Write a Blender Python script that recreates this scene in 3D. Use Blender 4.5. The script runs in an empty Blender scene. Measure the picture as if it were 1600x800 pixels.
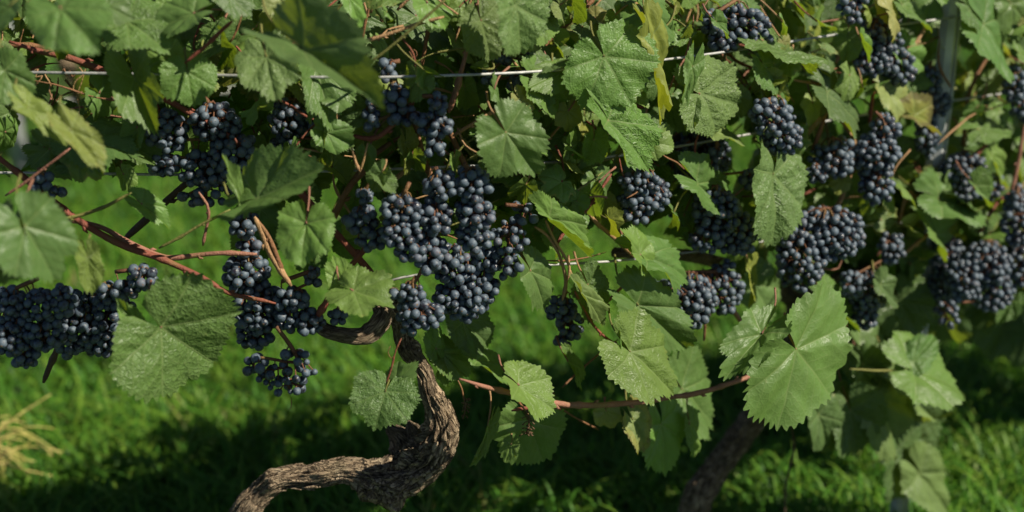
import bpy, math, random
import numpy as np
from mathutils import Vector, Matrix, noise

# ------------------------------------------------------------------ scene, camera, light
S = bpy.context.scene
COL = S.collection
R = math.radians
rng = random.Random(7)
npr = np.random.RandomState(11)

CAM_H, PITCH, F = 1.10, R(20), 1600 * 50 / 36.0
cam = bpy.data.objects.new('camera', bpy.data.cameras.new('camera'))
COL.objects.link(cam)
cam.location = (0, 0, CAM_H)
cam.rotation_euler = (R(90) - PITCH, 0, 0)
cam.data.lens, cam.data.sensor_width = 50, 36
cam.data.clip_start, cam.data.clip_end = 0.05, 2000
cam.data.dof.use_dof = True
cam.data.dof.focus_distance = 1.49
cam.data.dof.aperture_fstop = 2.8
S.camera = cam
S.cycles.diffuse_bounces = 1
S.cycles.max_bounces = 8

SUN_EL, SUN_AZ = R(43), R(67)             # azimuth measured from behind the camera towards its right
sdir = Vector((math.sin(SUN_AZ) * math.cos(SUN_EL), -math.cos(SUN_AZ) * math.cos(SUN_EL), math.sin(SUN_EL)))
W = bpy.data.worlds.new('World')
S.world = W
W.use_nodes = True
wn = W.node_tree.nodes
sky = wn.new('ShaderNodeTexSky')
sky.sky_type = 'NISHITA'
sky.sun_disc = False
sky.altitude = 800
sky.air_density = 0.6
sky.dust_density = 0.3
sky.sun_elevation = SUN_EL
sky.sun_rotation = math.atan2(sdir.x, sdir.y)
W.node_tree.links.new(sky.outputs[0], wn['Background'].inputs[0])
wn['Background'].inputs[1].default_value = 0.05
sun = bpy.data.objects.new('sun', bpy.data.lights.new('sun', 'SUN'))
COL.objects.link(sun)
sun.data.energy = 5.0
sun.data.angle = R(0.5)
sun.data.color = (1.0, 0.92, 0.76)
sun.rotation_euler = sdir.to_track_quat('Z', 'Y').to_euler()
sun.location = sdir * 20
S.view_settings.view_transform = 'Standard'
S.view_settings.look = 'None'
S.view_settings.exposure = 0.80
S.view_settings.gamma = 1

# ------------------------------------------------------------------ where things stand
CP, SP = math.cos(PITCH), math.sin(PITCH)


def row_y(px):
    """the trellis row runs level in front of the camera, then recedes to the right"""
    t = max(0.0, px - 700)
    return 1.41 + 0.42 * (t * t / (t + 160.0)) / 640.0


def at(px, py, off=0.0):
    """point of the row (or off metres behind it) in the direction of a picture point"""
    v = -(py - 400) / F
    d = (row_y(px) + off) / (CP + v * SP)
    u = (px - 800) / F
    return Vector((u * d, d * (CP + v * SP), CAM_H + d * (-SP + v * CP)))


def mpp(px, py, off=0.0):
    v = -(py - 400) / F
    return (row_y(px) + off) / (CP + v * SP) / F


CFWD = Vector((0, CP, -SP)); CUP = Vector((0, SP, CP)); CRT = Vector((1, 0, 0))

# ------------------------------------------------------------------ materials


class NT:
    def __init__(s, name):
        s.m = bpy.data.materials.new(name)
        s.m.use_nodes = True
        s.t = s.m.node_tree
        s.b = s.t.nodes['Principled BSDF']
        s.out = s.t.nodes['Material Output']

    def n(s, typ, **kw):
        nd = s.t.nodes.new(typ)
        for k, v in kw.items():
            setattr(nd, k, v)
        return nd

    def put(s, sock, v):
        if hasattr(v, 'is_output'):
            s.t.links.new(v, sock)
        elif isinstance(v, tuple) and len(v) == 3 and sock.type == 'RGBA':
            sock.default_value = (*v, 1)
        else:
            sock.default_value = v

    def math(s, op, a, b=0.0, c=0.0, clamp=False):
        nd = s.n('ShaderNodeMath', operation=op, use_clamp=clamp)
        for i, v in enumerate((a, b, c)):
            s.put(nd.inputs[i], v)
        return nd.outputs[0]

    def mix(s, f, a, b, blend='MIX'):
        nd = s.n('ShaderNodeMix', data_type='RGBA', blend_type=blend)
        s.put(nd.inputs[0], f); s.put(nd.inputs[6], a); s.put(nd.inputs[7], b)
        return nd.outputs[2]

    def ss(s, x, lo, hi, a=0.0, b=1.0):
        nd = s.n('ShaderNodeMapRange', interpolation_type='SMOOTHSTEP')
        for i, v in enumerate((x, lo, hi, a, b)):
            s.put(nd.inputs[i], v)
        return nd.outputs[0]

    def noise(s, vec, scale, detail=3, rough=0.55):
        nd = s.n('ShaderNodeTexNoise')
        if vec is not None:
            s.put(nd.inputs['Vector'], vec)
        nd.inputs['Scale'].default_value = scale
        nd.inputs['Detail'].default_value = detail
        nd.inputs['Roughness'].default_value = rough
        return nd.outputs[0]

    def attr(s, name):
        return s.n('ShaderNodeAttribute', attribute_name=name).outputs['Fac']

    def coord(s, which='Object'):
        return s.n('ShaderNodeTexCoord').outputs[which]

    def bump(s, h, strength, dist):
        nd = s.n('ShaderNodeBump')
        nd.inputs['Strength'].default_value = strength
        nd.inputs['Distance'].default_value = dist
        s.put(nd.inputs['Height'], h)
        s.put(s.b.inputs['Normal'], nd.outputs[0])
        return nd.outputs[0]

    def scaled(s, vec, sc):
        nd = s.n('ShaderNodeMapping')
        s.put(nd.inputs['Vector'], vec)
        nd.inputs['Scale'].default_value = sc
        return nd.outputs[0]


def mat_leaf():
    k = NT('leaf')
    info = k.n('ShaderNodeObjectInfo')
    vs, vt, edge = k.attr('vs'), k.attr('vt'), k.attr('edge')
    uv = k.n('ShaderNodeUVMap').outputs[0]
    off = k.n('ShaderNodeVectorMath', operation='ADD')
    k.put(off.inputs[0], uv)
    rr = k.math('MULTIPLY', info.outputs['Random'], 40.0)
    k.put(off.inputs[1], rr)
    uvr = off.outputs[0]
    # main veins, side veins, network
    w = k.math('MULTIPLY_ADD', vt, -0.016, 0.022)
    main = k.ss(vs, 0.0, w, 1.0, 0.0)
    wob = k.math('MULTIPLY_ADD', k.noise(uvr, 6.0, 2), 0.10, -0.05)
    q = k.math('MULTIPLY', k.math('ADD', k.math('SUBTRACT', vt, k.math('MULTIPLY', vs, 0.95)), wob), 5.2)
    fr = k.math('ABSOLUTE', k.math('SUBTRACT', k.math('FRACT', q), 0.5))
    sec = k.ss(fr, 0.01, 0.055, 1.0, 0.0)
    dome = k.ss(fr, 0.0, 0.45)
    vor = k.n('ShaderNodeTexVoronoi', feature='DISTANCE_TO_EDGE')
    k.put(vor.inputs['Vector'], uvr)
    vor.inputs['Scale'].default_value = 15
    tert = k.ss(vor.outputs['Distance'], 0.0, 0.16, 0.0, 1.0)
    tline = k.ss(vor.outputs['Distance'], 0.0, 0.07, 1.0, 0.0)
    h = k.math('MULTIPLY_ADD', dome, 0.10, k.math('MULTIPLY', tert, 0.34))
    h = k.math('SUBTRACT', h, k.math('MULTIPLY', sec, 0.30))
    h = k.math('SUBTRACT', h, k.math('MULTIPLY', main, 0.9))
    h = k.math('MULTIPLY_ADD', k.noise(uvr, 30, 3), 0.12, h)
    h = k.math('MULTIPLY_ADD', k.noise(uvr, 7, 3), 1.1, h)
    nrm = k.bump(h, 0.3, 0.024)
    bs = k.math('MULTIPLY', info.outputs['Object Index'], 0.01)
    k.put(nrm.node.inputs['Strength'], bs)
    # colour
    var = k.math('MULTIPLY_ADD', k.noise(uvr, 3.0, 4), 0.9, 0.55)
    vm = k.n('ShaderNodeVectorMath', operation='SCALE')
    k.put(vm.inputs[0], info.outputs['Color'])
    k.put(vm.inputs['Scale'], var)
    base = vm.outputs[0]
    sen = k.math('SUBTRACT', 1.0, info.outputs['Alpha'])
    sn = k.math('ADD', k.math('MULTIPLY', edge, 0.75), k.math('MULTIPLY_ADD', k.noise(uvr, 4.5, 4), 0.9, -0.45))
    lim = k.math('MULTIPLY_ADD', sen, -1.0, 1.02)
    ym = k.ss(k.math('SUBTRACT', sn, lim), -0.10, 0.12)
    base = k.mix(k.math('MULTIPLY', ym, 0.9), base, (0.30, 0.25, 0.045))
    bm = k.ss(k.math('SUBTRACT', sn, lim), 0.14, 0.30)
    base = k.mix(k.math('MULTIPLY', bm, 0.95), base, (0.13, 0.045, 0.018))
    spot = k.ss(k.noise(uvr, 9.0, 2), 0.70, 0.78)
    base = k.mix(k.math('MULTIPLY', spot, 0.35), base, (0.20, 0.17, 0.05))
    vv = k.math('MAXIMUM', k.math('MULTIPLY', main, 0.8), k.math('MULTIPLY', sec, 0.45))
    vv = k.math('MAXIMUM', vv, k.math('MULTIPLY', tline, 0.14))
    geo = k.n('ShaderNodeNewGeometry')
    vcol = k.mix(geo.outputs['Backfacing'], k.mix(0.5, base, (0.03, 0.07, 0.012)), (0.20, 0.25, 0.09))
    young = k.math('GREATER_THAN', k.math('FRACT', k.math('MULTIPLY', info.outputs['Random'], 5.3)), 0.5)
    vcol = k.mix(k.math('MULTIPLY', young, 0.6), vcol, (0.15, 0.22, 0.05))
    base = k.mix(vv, base, vcol)
    base2 = k.mix(k.math('MULTIPLY', geo.outputs['Backfacing'], 0.45), base, (0.15, 0.21, 0.085))
    k.put(k.b.inputs['Base Color'], base2)
    k.put(k.b.inputs['Roughness'], k.math('MULTIPLY_ADD', k.noise(uvr, 12, 2), 0.25, 0.30))
    k.b.inputs['Specular IOR Level'].default_value = 0.32
    tr = k.n('ShaderNodeBsdfTranslucent')
    k.put(tr.inputs['Color'], k.mix(0.42, base, (0.42, 0.50, 0.02)))
    k.put(tr.inputs['Normal'], nrm)
    mx = k.n('ShaderNodeMixShader')
    mx.inputs[0].default_value = 0.37
    k.t.links.new(k.b.outputs[0], mx.inputs[1])
    k.t.links.new(tr.outputs[0], mx.inputs[2])
    k.t.links.new(mx.outputs[0], k.out.inputs[0])
    return k.m


def mat_stem():
    k = NT('stem')
    info = k.n('ShaderNodeObjectInfo')
    c = k.coord()
    a = k.noise(c, 45, 4)
    st = k.noise(k.scaled(c, (900, 900, 120)), 1.0, 3)
    vm = k.n('ShaderNodeVectorMath', operation='SCALE')
    k.put(vm.inputs[0], info.outputs['Color'])
    k.put(vm.inputs['Scale'], k.math('MULTIPLY_ADD', a, 1.1, 0.45))
    col = k.mix(k.ss(k.noise(c, 28, 3), 0.50, 0.72, 0.0, 0.55), vm.outputs[0], (0.16, 0.13, 0.035))
    col = k.mix(k.ss(st, 0.58, 0.75, 0.0, 0.5), col, (0.05, 0.025, 0.016))
    k.put(k.b.inputs['Base Color'], col)
    k.b.inputs['Roughness'].default_value = 0.62
    k.b.inputs['Specular IOR Level'].default_value = 0.3
    k.bump(k.math('ADD', st, k.noise(c, 350, 3)), 0.5, 0.003)
    return k.m


def mat_bark():
    k = NT('bark')
    c = k.coord()
    ra, rt = k.attr('ra'), k.attr('rt')
    comb = k.n('ShaderNodeCombineXYZ')
    k.put(comb.inputs[0], ra); k.put(comb.inputs[1], rt)
    fib = k.noise(k.scaled(comb.outputs[0], (11, 45, 1)), 1.0, 6, 0.65)
    n2 = k.noise(c, 60, 5)
    cmb = k.n('ShaderNodeCombineXYZ')
    k.put(cmb.inputs[0], k.math('MULTIPLY', ra, 4.2)); k.put(cmb.inputs[1], k.math('MULTIPLY', rt, 85.0))
    dst = k.n('ShaderNodeVectorMath', operation='ADD')
    nz = k.n('ShaderNodeTexNoise'); k.put(nz.inputs['Vector'], cmb.outputs[0]); nz.inputs['Scale'].default_value = .9; nz.inputs['Detail'].default_value = 4
    k.put(dst.inputs[0], cmb.outputs[0])
    sv = k.n('ShaderNodeVectorMath', operation='SCALE'); k.put(sv.inputs[0], nz.outputs[1]); sv.inputs['Scale'].default_value = 2.2
    k.put(dst.inputs[1], sv.outputs[0])
    vo = k.n('ShaderNodeTexVoronoi', feature='DISTANCE_TO_EDGE'); k.put(vo.inputs['Vector'], dst.outputs[0]); vo.inputs['Scale'].default_value = 1.0
    plate = k.ss(vo.outputs['Distance'], 0.01, 0.13)
    col = k.mix(k.ss(fib, 0.32, 0.66), (0.105, 0.070, 0.044), (0.44, 0.335, 0.22))
    col = k.mix(k.ss(n2, 0.52, 0.75, 0, 0.7), col, (0.44, 0.36, 0.25))
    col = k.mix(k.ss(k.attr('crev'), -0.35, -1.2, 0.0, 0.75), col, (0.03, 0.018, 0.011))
    col = k.mix(k.ss(k.noise(c, 24, 3), 0.60, 0.75, 0, 0.35), col, (0.10, 0.11, 0.05))
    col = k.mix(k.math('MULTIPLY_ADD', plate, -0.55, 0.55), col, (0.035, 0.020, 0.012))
    k.put(k.b.inputs['Base Color'], col)
    k.b.inputs['Roughness'].default_value = 0.9
    k.b.inputs['Specular IOR Level'].default_value = 0.2
    k.bump(k.math('MULTIPLY_ADD', plate, 0.8, k.math('MULTIPLY_ADD', fib, 0.8, k.math('MULTIPLY', n2, 0.5))), 1.0, 0.007)
    return k.m


def mat_berry():
    k = NT('berry')
    info = k.n('ShaderNodeObjectInfo')
    c = k.coord()
    off = k.n('ShaderNodeVectorMath', operation='ADD')
    k.put(off.inputs[0], c)
    k.put(off.inputs[1], k.math('MULTIPLY', info.outputs['Random'], 60.0))
    v = off.outputs[0]
    dust = k.noise(v, 1.35, 5, 0.62)
    rnd2 = k.math('FRACT', k.math('MULTIPLY', info.outputs['Random'], 17.31))
    bl = k.ss(k.math('MULTIPLY_ADD', rnd2, 0.26, k.math('ADD', dust, -0.09)), 0.28, 0.60)
    rub = k.ss(k.noise(v, 2.6, 2), 0.60, 0.68)
    bl = k.math('MULTIPLY', bl, k.math('MULTIPLY_ADD', rub, -0.75, 1.0))
    skin = k.mix(info.outputs['Random'], (0.009, 0.010, 0.018), (0.016, 0.010, 0.018))
    skin = k.mix(k.ss(rnd2, 0.965, 0.985), skin, (0.085, 0.018, 0.022))
    col = k.mix(k.math('MULTIPLY', bl, 0.85), skin, (0.078, 0.108, 0.140))
    sx = k.n('ShaderNodeSeparateXYZ')
    k.put(sx.inputs[0], c)
    tip = k.ss(sx.outputs[2], 0.970, 0.985)
    col = k.mix(k.math('MULTIPLY', tip, 0.9), col, (0.14, 0.085, 0.045))
    k.put(k.b.inputs['Base Color'], col)
    k.put(k.b.inputs['Roughness'], k.math('MULTIPLY_ADD', bl, 0.34, 0.24))
    k.b.inputs['Specular IOR Level'].default_value = 0.45
    k.bump(k.noise(v, 9, 4), 0.12, 0.05)
    return k.m


def mat_simple(name, col, rough=0.6, metal=0.0, nscale=30, amp=0.5, spec=0.4, bump=0.3, bd=0.002, dark=None):
    k = NT(name)
    c = k.coord()
    a = k.noise(c, nscale, 4)
    col2 = dark or tuple(x * (1 - amp) for x in col)
    k.put(k.b.inputs['Base Color'], k.mix(k.ss(a, 0.35, 0.68), col2, col))
    k.b.inputs['Roughness'].default_value = rough
    k.b.inputs['Metallic'].default_value = metal
    k.b.inputs['Specular IOR Level'].default_value = spec
    k.bump(k.noise(c, nscale * 4, 3), bump, bd)
    return k.m


def mat_grass():
    k = NT('grass_blades')
    rn, ht = k.attr('rnd'), k.attr('ht')
    ramp = k.n('ShaderNodeValToRGB')
    k.put(ramp.inputs[0], rn)
    e = ramp.color_ramp.elements
    e[0].position, e[0].color = 0.0, (0.026, 0.100, 0.014, 1)
    e[1].position, e[1].color = 1.0, (0.24, 0.21, 0.07, 1)
    for p, cc in ((0.45, (0.066, 0.210, 0.020, 1)), (0.85, (0.17, 0.28, 0.03, 1)), (0.96, (0.14, 0.20, 0.04, 1))):
        x = e.new(p); x.color = cc
    col = k.mix(k.math('MULTIPLY', ht, 0.25), ramp.outputs[0], (0.12, 0.20, 0.03))
    k.put(k.b.inputs['Base Color'], col)
    k.b.inputs['Roughness'].default_value = 0.5
    k.b.inputs['Specular IOR Level'].default_value = 0.22
    tr = k.n('ShaderNodeBsdfTranslucent')
    k.put(tr.inputs['Color'], k.mix(0.6, col, (0.20, 0.42, 0.03)))
    mx = k.n('ShaderNodeMixShader')
    mx.inputs[0].default_value = 0.40
    k.t.links.new(k.b.outputs[0], mx.inputs[1]); k.t.links.new(tr.outputs[0], mx.inputs[2])
    k.t.links.new(mx.outputs[0], k.out.inputs[0])
    return k.m


def mat_ground():
    k = NT('grass_ground')
    c = k.coord()
    a = k.noise(c, 3.0, 6)
    b = k.noise(c, 40, 4)
    col = k.mix(k.ss(a, 0.35, 0.65), (0.018, 0.055, 0.010), (0.035, 0.085, 0.014))
    col = k.mix(k.ss(b, 0.55, 0.75, 0, 0.5), col, (0.045, 0.035, 0.018))
    k.put(k.b.inputs['Base Color'], col)
    k.b.inputs['Roughness'].default_value = 0.9
    k.bump(b, 0.8, 0.03)
    return k.m


M = dict(leaf=mat_leaf(), stem=mat_stem(), bark=mat_bark(), berry=mat_berry(), grass=mat_grass(), ground=mat_ground(),
         wire=mat_simple('galvanised_wire', (0.38, 0.38, 0.37), 0.55, 0.3, 60, 0.35),
         steel=mat_simple('galvanised_steel', (0.50, 0.52, 0.53), 0.5, 0.25, 25, 0.35, bump=0.2),
         straw=mat_simple('dry_straw', (0.52, 0.42, 0.15), 0.7, 0, 20, 0.35, dark=(0.28, 0.27, 0.06)),
         tan=mat_simple('weathered_wood', (0.34, 0.26, 0.17), 0.85, 0, 18, 0.5, spec=0.2, bump=0.6, bd=0.01),
         dew=None)

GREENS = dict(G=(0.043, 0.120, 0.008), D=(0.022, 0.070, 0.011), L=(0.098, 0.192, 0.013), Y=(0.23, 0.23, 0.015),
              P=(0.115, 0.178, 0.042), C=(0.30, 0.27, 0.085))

# ------------------------------------------------------------------ object helpers


def link(name, me, mat=None, parent=None, mw=None):
    o = bpy.data.objects.new(name, me)
    COL.objects.link(o)
    if me is not None and mat is not None and not me.materials:
        me.materials.append(mat)
    if parent is not None:
        o.parent = parent
        pm = WORLD.get(parent.name, Matrix.Identity(4))
        o.matrix_parent_inverse = Matrix.Identity(4)
        if mw is not None:
            o.matrix_basis = pm.inverted() @ mw
    elif mw is not None:
        o.matrix_basis = mw
    WORLD[o.name] = mw if mw is not None else (WORLD.get(parent.name, Matrix.Identity(4)) if parent else Matrix.Identity(4))
    return o


WORLD = {}


def empty(name, loc, label, cat, group=None):
    o = link(name, None, mw=Matrix.Translation(loc))
    o.empty_display_size = 0.05
    o['label'], o['category'] = label, cat
    if group:
        o['group'] = group
    return o


def tag(o, label, cat, group=None):
    o['label'], o['category'] = label, cat
    if group:
        o['group'] = group
    return o


def mesh(name, V, Fc, smooth=True, attrs=None, uv=None):
    me = bpy.data.meshes.new(name)
    V = np.asarray(V, float)
    me.from_pydata(V.tolist(), [], Fc.tolist() if hasattr(Fc, 'tolist') else Fc)
    if smooth:
        me.polygons.foreach_set('use_smooth', np.ones(len(me.polygons), bool))
    for k, a in (attrs or {}).items():
        at_ = me.attributes.new(k, 'FLOAT', 'POINT')
        at_.data.foreach_set('value', np.asarray(a, np.float32))
    if uv is not None:
        l = me.uv_layers.new(name='UVMap')
        idx = np.zeros(len(me.loops), np.int32)
        me.loops.foreach_get('vertex_index', idx)
        l.data.foreach_set('uv', np.asarray(uv, np.float32)[idx].ravel())
    me.update()
    return me


def resample(pts, step):
    """Catmull-Rom through points (with a radius as 4th value) at about this step"""
    P = [np.asarray(p, float) for p in pts]
    P = [2 * P[0] - P[1]] + P + [2 * P[-1] - P[-2]]
    out = []
    for i in range(1, len(P) - 2):
        a, b, c, d = P[i - 1], P[i], P[i + 1], P[i + 2]
        n = max(2, int(np.linalg.norm((c - b)[:3]) / step))
        for j in range(n):
            t = j / n
            out.append(0.5 * (2 * b + (c - a) * t + (2 * a - 5 * b + 4 * c - d) * t * t + (3 * b - a - 3 * c + d) * t ** 3))
    out.append(P[-2])
    return np.array(out)


def tube_arrays(path, nseg, cap=True, base=0):
    """path: n x 4 array (x, y, z, radius)"""
    P, r = path[:, :3], np.maximum(path[:, 3], 1e-5)
    n = len(P)
    T = np.gradient(P, axis=0)
    T /= np.linalg.norm(T, axis=1)[:, None] + 1e-12
    ref = np.array([0.13, 0.97, 0.21])
    if abs(T[0] @ ref) > 0.9:
        ref = np.array([1.0, 0.1, 0.0])
    N = np.zeros_like(T)
    u = ref - T[0] * (ref @ T[0]); u /= np.linalg.norm(u)
    for i in range(n):
        u = u - T[i] * (u @ T[i]); u /= np.linalg.norm(u) + 1e-12
        N[i] = u
    B = np.cross(T, N)
    a = np.linspace(0, 2 * math.pi, nseg, endpoint=False)
    V = P[:, None, :] + r[:, None, None] * (np.cos(a)[None, :, None] * N[:, None, :] + np.sin(a)[None, :, None] * B[:, None, :])
    V = V.reshape(-1, 3)
    i, j = np.meshgrid(np.arange(n - 1), np.arange(nseg), indexing='ij')
    j2 = (j + 1) % nseg
    Q = np.stack([i * nseg + j, i * nseg + j2, (i + 1) * nseg + j2, (i + 1) * nseg + j], -1).reshape(-1, 4) + base
    fs = Q.tolist()
    if cap:
        fs.append([base + k for k in range(nseg)][::-1])
        fs.append([base + (n - 1) * nseg + k for k in range(nseg)])
    return V, fs


def px_path(pts, off=None, rs=1.0):
    """list of (px, py, radius px[, off]) to world points with radius"""
    out = []
    for p in pts:
        o = p[3] if len(p) > 3 else (off or 0.0)
        w = at(p[0], p[1], o)
        out.append((w.x, w.y, w.z, p[2] * rs * mpp(p[0], p[1], o)))
    return out


def local(path, mw):
    """world path into the space of a matrix (uniform scale kept)"""
    inv = np.array(mw.inverted())
    sc = mw.to_scale()[1]
    q = path.copy()
    q[:, :3] = path[:, :3] @ inv[:3, :3].T + inv[:3, 3]
    q[:, 3] = path[:, 3] / sc
    return q


def cane(parent, pts, col, off=0.0, name='cane', nodes=True, seg=9):
    path = resample(px_path(pts, off, .78 if pts[0][0] < 900 else .62), 0.006)
    tp = np.linspace(0, 1, len(path))
    path[:, 3] *= np.interp(tp, [0, .06, .94, 1], [.55, 1, .95, .45])
    L = np.concatenate([[0], np.cumsum(np.linalg.norm(np.diff(path[:, :3], axis=0), axis=1))])
    if nodes:
        ph = rng.random() * 0.05
        k = np.abs(((L + ph) % 0.055) - 0.0275) / 0.0275
        path[:, 3] *= 1 + 0.38 * np.clip((k - 0.78) / 0.22, 0, 1) ** 2
    wob = np.array([noise.noise_vector(Vector((l * 30, path[0, 0] * 50, 3))) for l in L])
    path[:, :3] += wob * 0.0014
    path[:, 3] *= 1 + 0.10 * wob[:, 0]
    mw = Matrix.Translation(path[0, :3])
    V, fs = tube_arrays(local(path, mw), seg)
    if nodes:
        Vl, side = [V], 1
        for k in range(3, len(path) - 3):
            if (L[k] + ph) % 0.055 < 0.0275 <= (L[k + 1] + ph) % 0.055:
                c = path[k, :3] - path[0, :3]
                r = path[k, 3]
                T = path[k + 1, :3] - path[k - 1, :3]; T /= np.linalg.norm(T)
                n_ = np.cross(T, [0.1, -0.8, 0.5]); n_ /= np.linalg.norm(n_); n_ *= side; side = -side
                b = np.array([(*(c + n_ * r * .6), r * .75), (*(c + n_ * r * 1.4 + T * r * .7), r * .62), (*(c + n_ * r * 1.7 + T * r * 1.9), r * .15)])
                v2, f2 = tube_arrays(b, 6, base=sum(len(x) for x in Vl))
                Vl.append(v2); fs += f2
        V = np.vstack(Vl)
    o = link(name, mesh(name, V, fs), M['stem'], parent, mw)
    o.color = (*col, 1)
    return o


RED, BROWN, TAN, PINK, GRN, DARK = (0.17, 0.050, 0.030), (0.17, 0.080, 0.036), (0.30, 0.175, 0.085), (0.23, 0.105, 0.070), (0.14, 0.14, 0.035), (0.06, 0.035, 0.022)

# ------------------------------------------------------------------ leaf
VEIN = np.radians([0, 50, -50, 104, -104])
VLEN = np.array([1.0, 0.92, 0.92, 0.74, 0.74])


def leaf_mesh(seed, fold=0.15, curl=0.25, side=0.25, lobe=0.1, wave=0.05, na=216, nr=20, twist=0.0):
    r = random.Random(seed)
    th0 = np.concatenate([np.linspace(-168, 168, na - 5), np.degrees(VEIN)])
    th = np.radians(np.unique(np.round(th0, 3)))
    deg = np.abs(np.degrees(th))
    sg = np.where(th >= 0, 0, 1)
    ctrl_x = [0, 14, 25, 38, 50, 64, 80, 93, 104, 122, 142, 160, 168]
    env = np.zeros_like(th)
    for s in (0, 1):
        j = lambda a: a * (1 + r.uniform(-0.09, 0.09))
        cy = [1.0, j(0.90), j(0.88 - lobe), j(0.88 - lobe * 0.3), j(0.91), j(0.86), j(0.82 - lobe * 0.9), j(0.78 - lobe * 0.4), j(0.77), j(0.65), j(0.60), j(0.50), 0.40]
        e = np.interp(deg, ctrl_x, cy)
        env = np.where(sg == s, e, env)
    kk = np.array([0.25, 0.5, 0.25])
    for _ in range(2):
        env = np.convolve(np.pad(env, 1, mode='edge'), kk, mode='valid')
    # teeth: sawtooth with varying pitch
    ph = th * 180 / math.pi / 7.2 + 0.45 * np.sin(th * 3 + r.random() * 6) + 0.3 * np.sin(th * 7 + r.random() * 6) + r.random()
    saw = 1 - np.abs(2 * (ph % 1) - 1)
    big = 0.55 + 1.1 * np.array([noise.noise(Vector((math.floor(p) * 1.7, seed * 3.1, 0))) for p in ph])
    tooth = (saw ** 0.8 - 0.35) * 0.105 * np.clip(big + 0.4, 0.25, 1.6) * env
    rho = np.linspace(0.03, 1, nr) ** 0.85
    Rr = env[None, :] * rho[:, None] + tooth[None, :] * rho[:, None] ** 7
    X = -Rr * np.sin(th)[None, :]
    Y = Rr * np.cos(th)[None, :]
    d = np.abs(th[:, None] - VEIN[None, :])
    near = d.argmin(1)
    dn = d.min(1)
    VS = Rr * np.sin(dn)[None, :]
    VT = Rr * np.cos(dn)[None, :]
    Z = 0.035 * (1 - np.exp(-VS / 0.07)) - 0.01
    Z += 0.004 * np.abs(np.sin((VT - 0.95 * VS) * 5.2 * math.pi)) * np.clip(VS / 0.08, 0, 1)
    p1, p2, p3 = r.random() * 6, r.random() * 6, r.random() * 6
    Z += wave * (rho[:, None] ** 2) * (np.sin(th * 5 + p1) * 0.6 + np.sin(th * 9 + p2) * 0.35 + 0.5 * np.sin(th * 2 + p3))[None, :]
    for f, am in ((2.3, 0.05), (5.5, 0.02)):
        nz = np.array([noise.noise(Vector((x * f, y * f, seed * 7.7 + f))) for x, y in zip(X.ravel(), Y.ravel())])
        Z += am * nz.reshape(X.shape) * (0.4 + wave * 8)
    U = np.stack([X.ravel(), Y.ravel()], 1)
    # sideways roll of the two halves, fold along the midrib, curl along the length
    if side:
        Rs = 1 / side
        sx = X
        X = Rs * np.sin(sx / Rs)
        Z = Z - Rs * (1 - np.cos(sx / Rs))
    ax = np.abs(X)
    c, s = math.cos(fold), math.sin(fold)
    soft = np.sqrt(ax * ax + 0.0016) - 0.04
    X = np.sign(X) * (ax * c - 0)
    Z = Z * 1.0 + soft * s
    if curl:
        Rc = 1 / curl
        yy = Y
        Y2 = (Rc + Z) * np.sin(yy / Rc)
        Z = (Rc + Z) * np.cos(yy / Rc) - Rc
        Y = Y2
    if twist:
        a = twist * Y
        X, Z = X * np.cos(a) - Z * np.sin(a), X * np.sin(a) + Z * np.cos(a)
    V = np.stack([X.ravel(), Y.ravel(), Z.ravel()], 1)
    m = len(th)
    i, jn = np.meshgrid(np.arange(nr - 1), np.arange(m - 1), indexing='ij')
    Q = np.stack([i * m + jn, i * m + jn + 1, (i + 1) * m + jn + 1, (i + 1) * m + jn], -1).reshape(-1, 4)
    edge = np.repeat(rho, m)
    # the middle is closed by a fan
    V = np.vstack([V, [0, 0, V[:m, 2].mean()]])
    ci = len(V) - 1
    fs = Q.tolist() + [[ci, k + 1, k] for k in range(m - 1)]
    U = np.vstack([U, [0, 0]])
    return mesh('leaf', V, fs, attrs=dict(vs=np.append(VS.ravel(), 0), vt=np.append(VT.ravel(), 0), edge=np.append(edge, 0)), uv=U)


def leaf_matrix(J, T, nx, ny, w, flip=False):
    A = T - J
    L = A.length
    A = A.normalized()
    N = (-CFWD + CRT * nx + CUP * ny)
    if flip:
        N = -N
    N = (N - A * N.dot(A)).normalized()
    Xa = A.cross(N)
    m = Matrix((Xa * (L * w), A * L, N * L)).transposed().to_4x4()
    m.translation = J
    return m


def petiole(leaf_o, mw, end_world, rad, col, sag=0.3):
    J = mw.translation
    A = (mw.to_3x3() @ Vector((0, 1, 0))).normalized()
    d = (end_world - J)
    mid = J + d * 0.5 + (-A) * d.length * sag * 0.6 + Vector((0, 0, -0.06 * d.length))
    path = resample([(*J, rad), (*mid, rad * 0.9), (*end_world, rad * 1.25)], 0.006)
    inv = np.array(mw.inverted())
    V, fs = tube_arrays(path, 6)
    V = V @ inv[:3, :3].T + inv[:3, 3]
    o = link('petiole', mesh('petiole', V, fs), M['stem'], leaf_o, mw)
    o.color = (*col, 1)
    return o


def add_leaf(vine, J, T, w, nx, ny, col, sen, me, flip=False, pet=None, pcol=PINK):
    mw = leaf_matrix(J, T, nx, ny, w, flip)
    o = link('leaf', me, M['leaf'], vine, mw)
    b = rng.uniform(0.78, 1.22)
    y = rng.uniform(0.70, 1.15)
    o.color = (col[0] * b * y, col[1] * b, col[2] * b, 1 - sen)
    o.pass_index = int(12 + 34 * rng.random() ** 2)
    if pet is not None:
        petiole(o, mw, pet, 0.0011, pcol)
    return o


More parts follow.
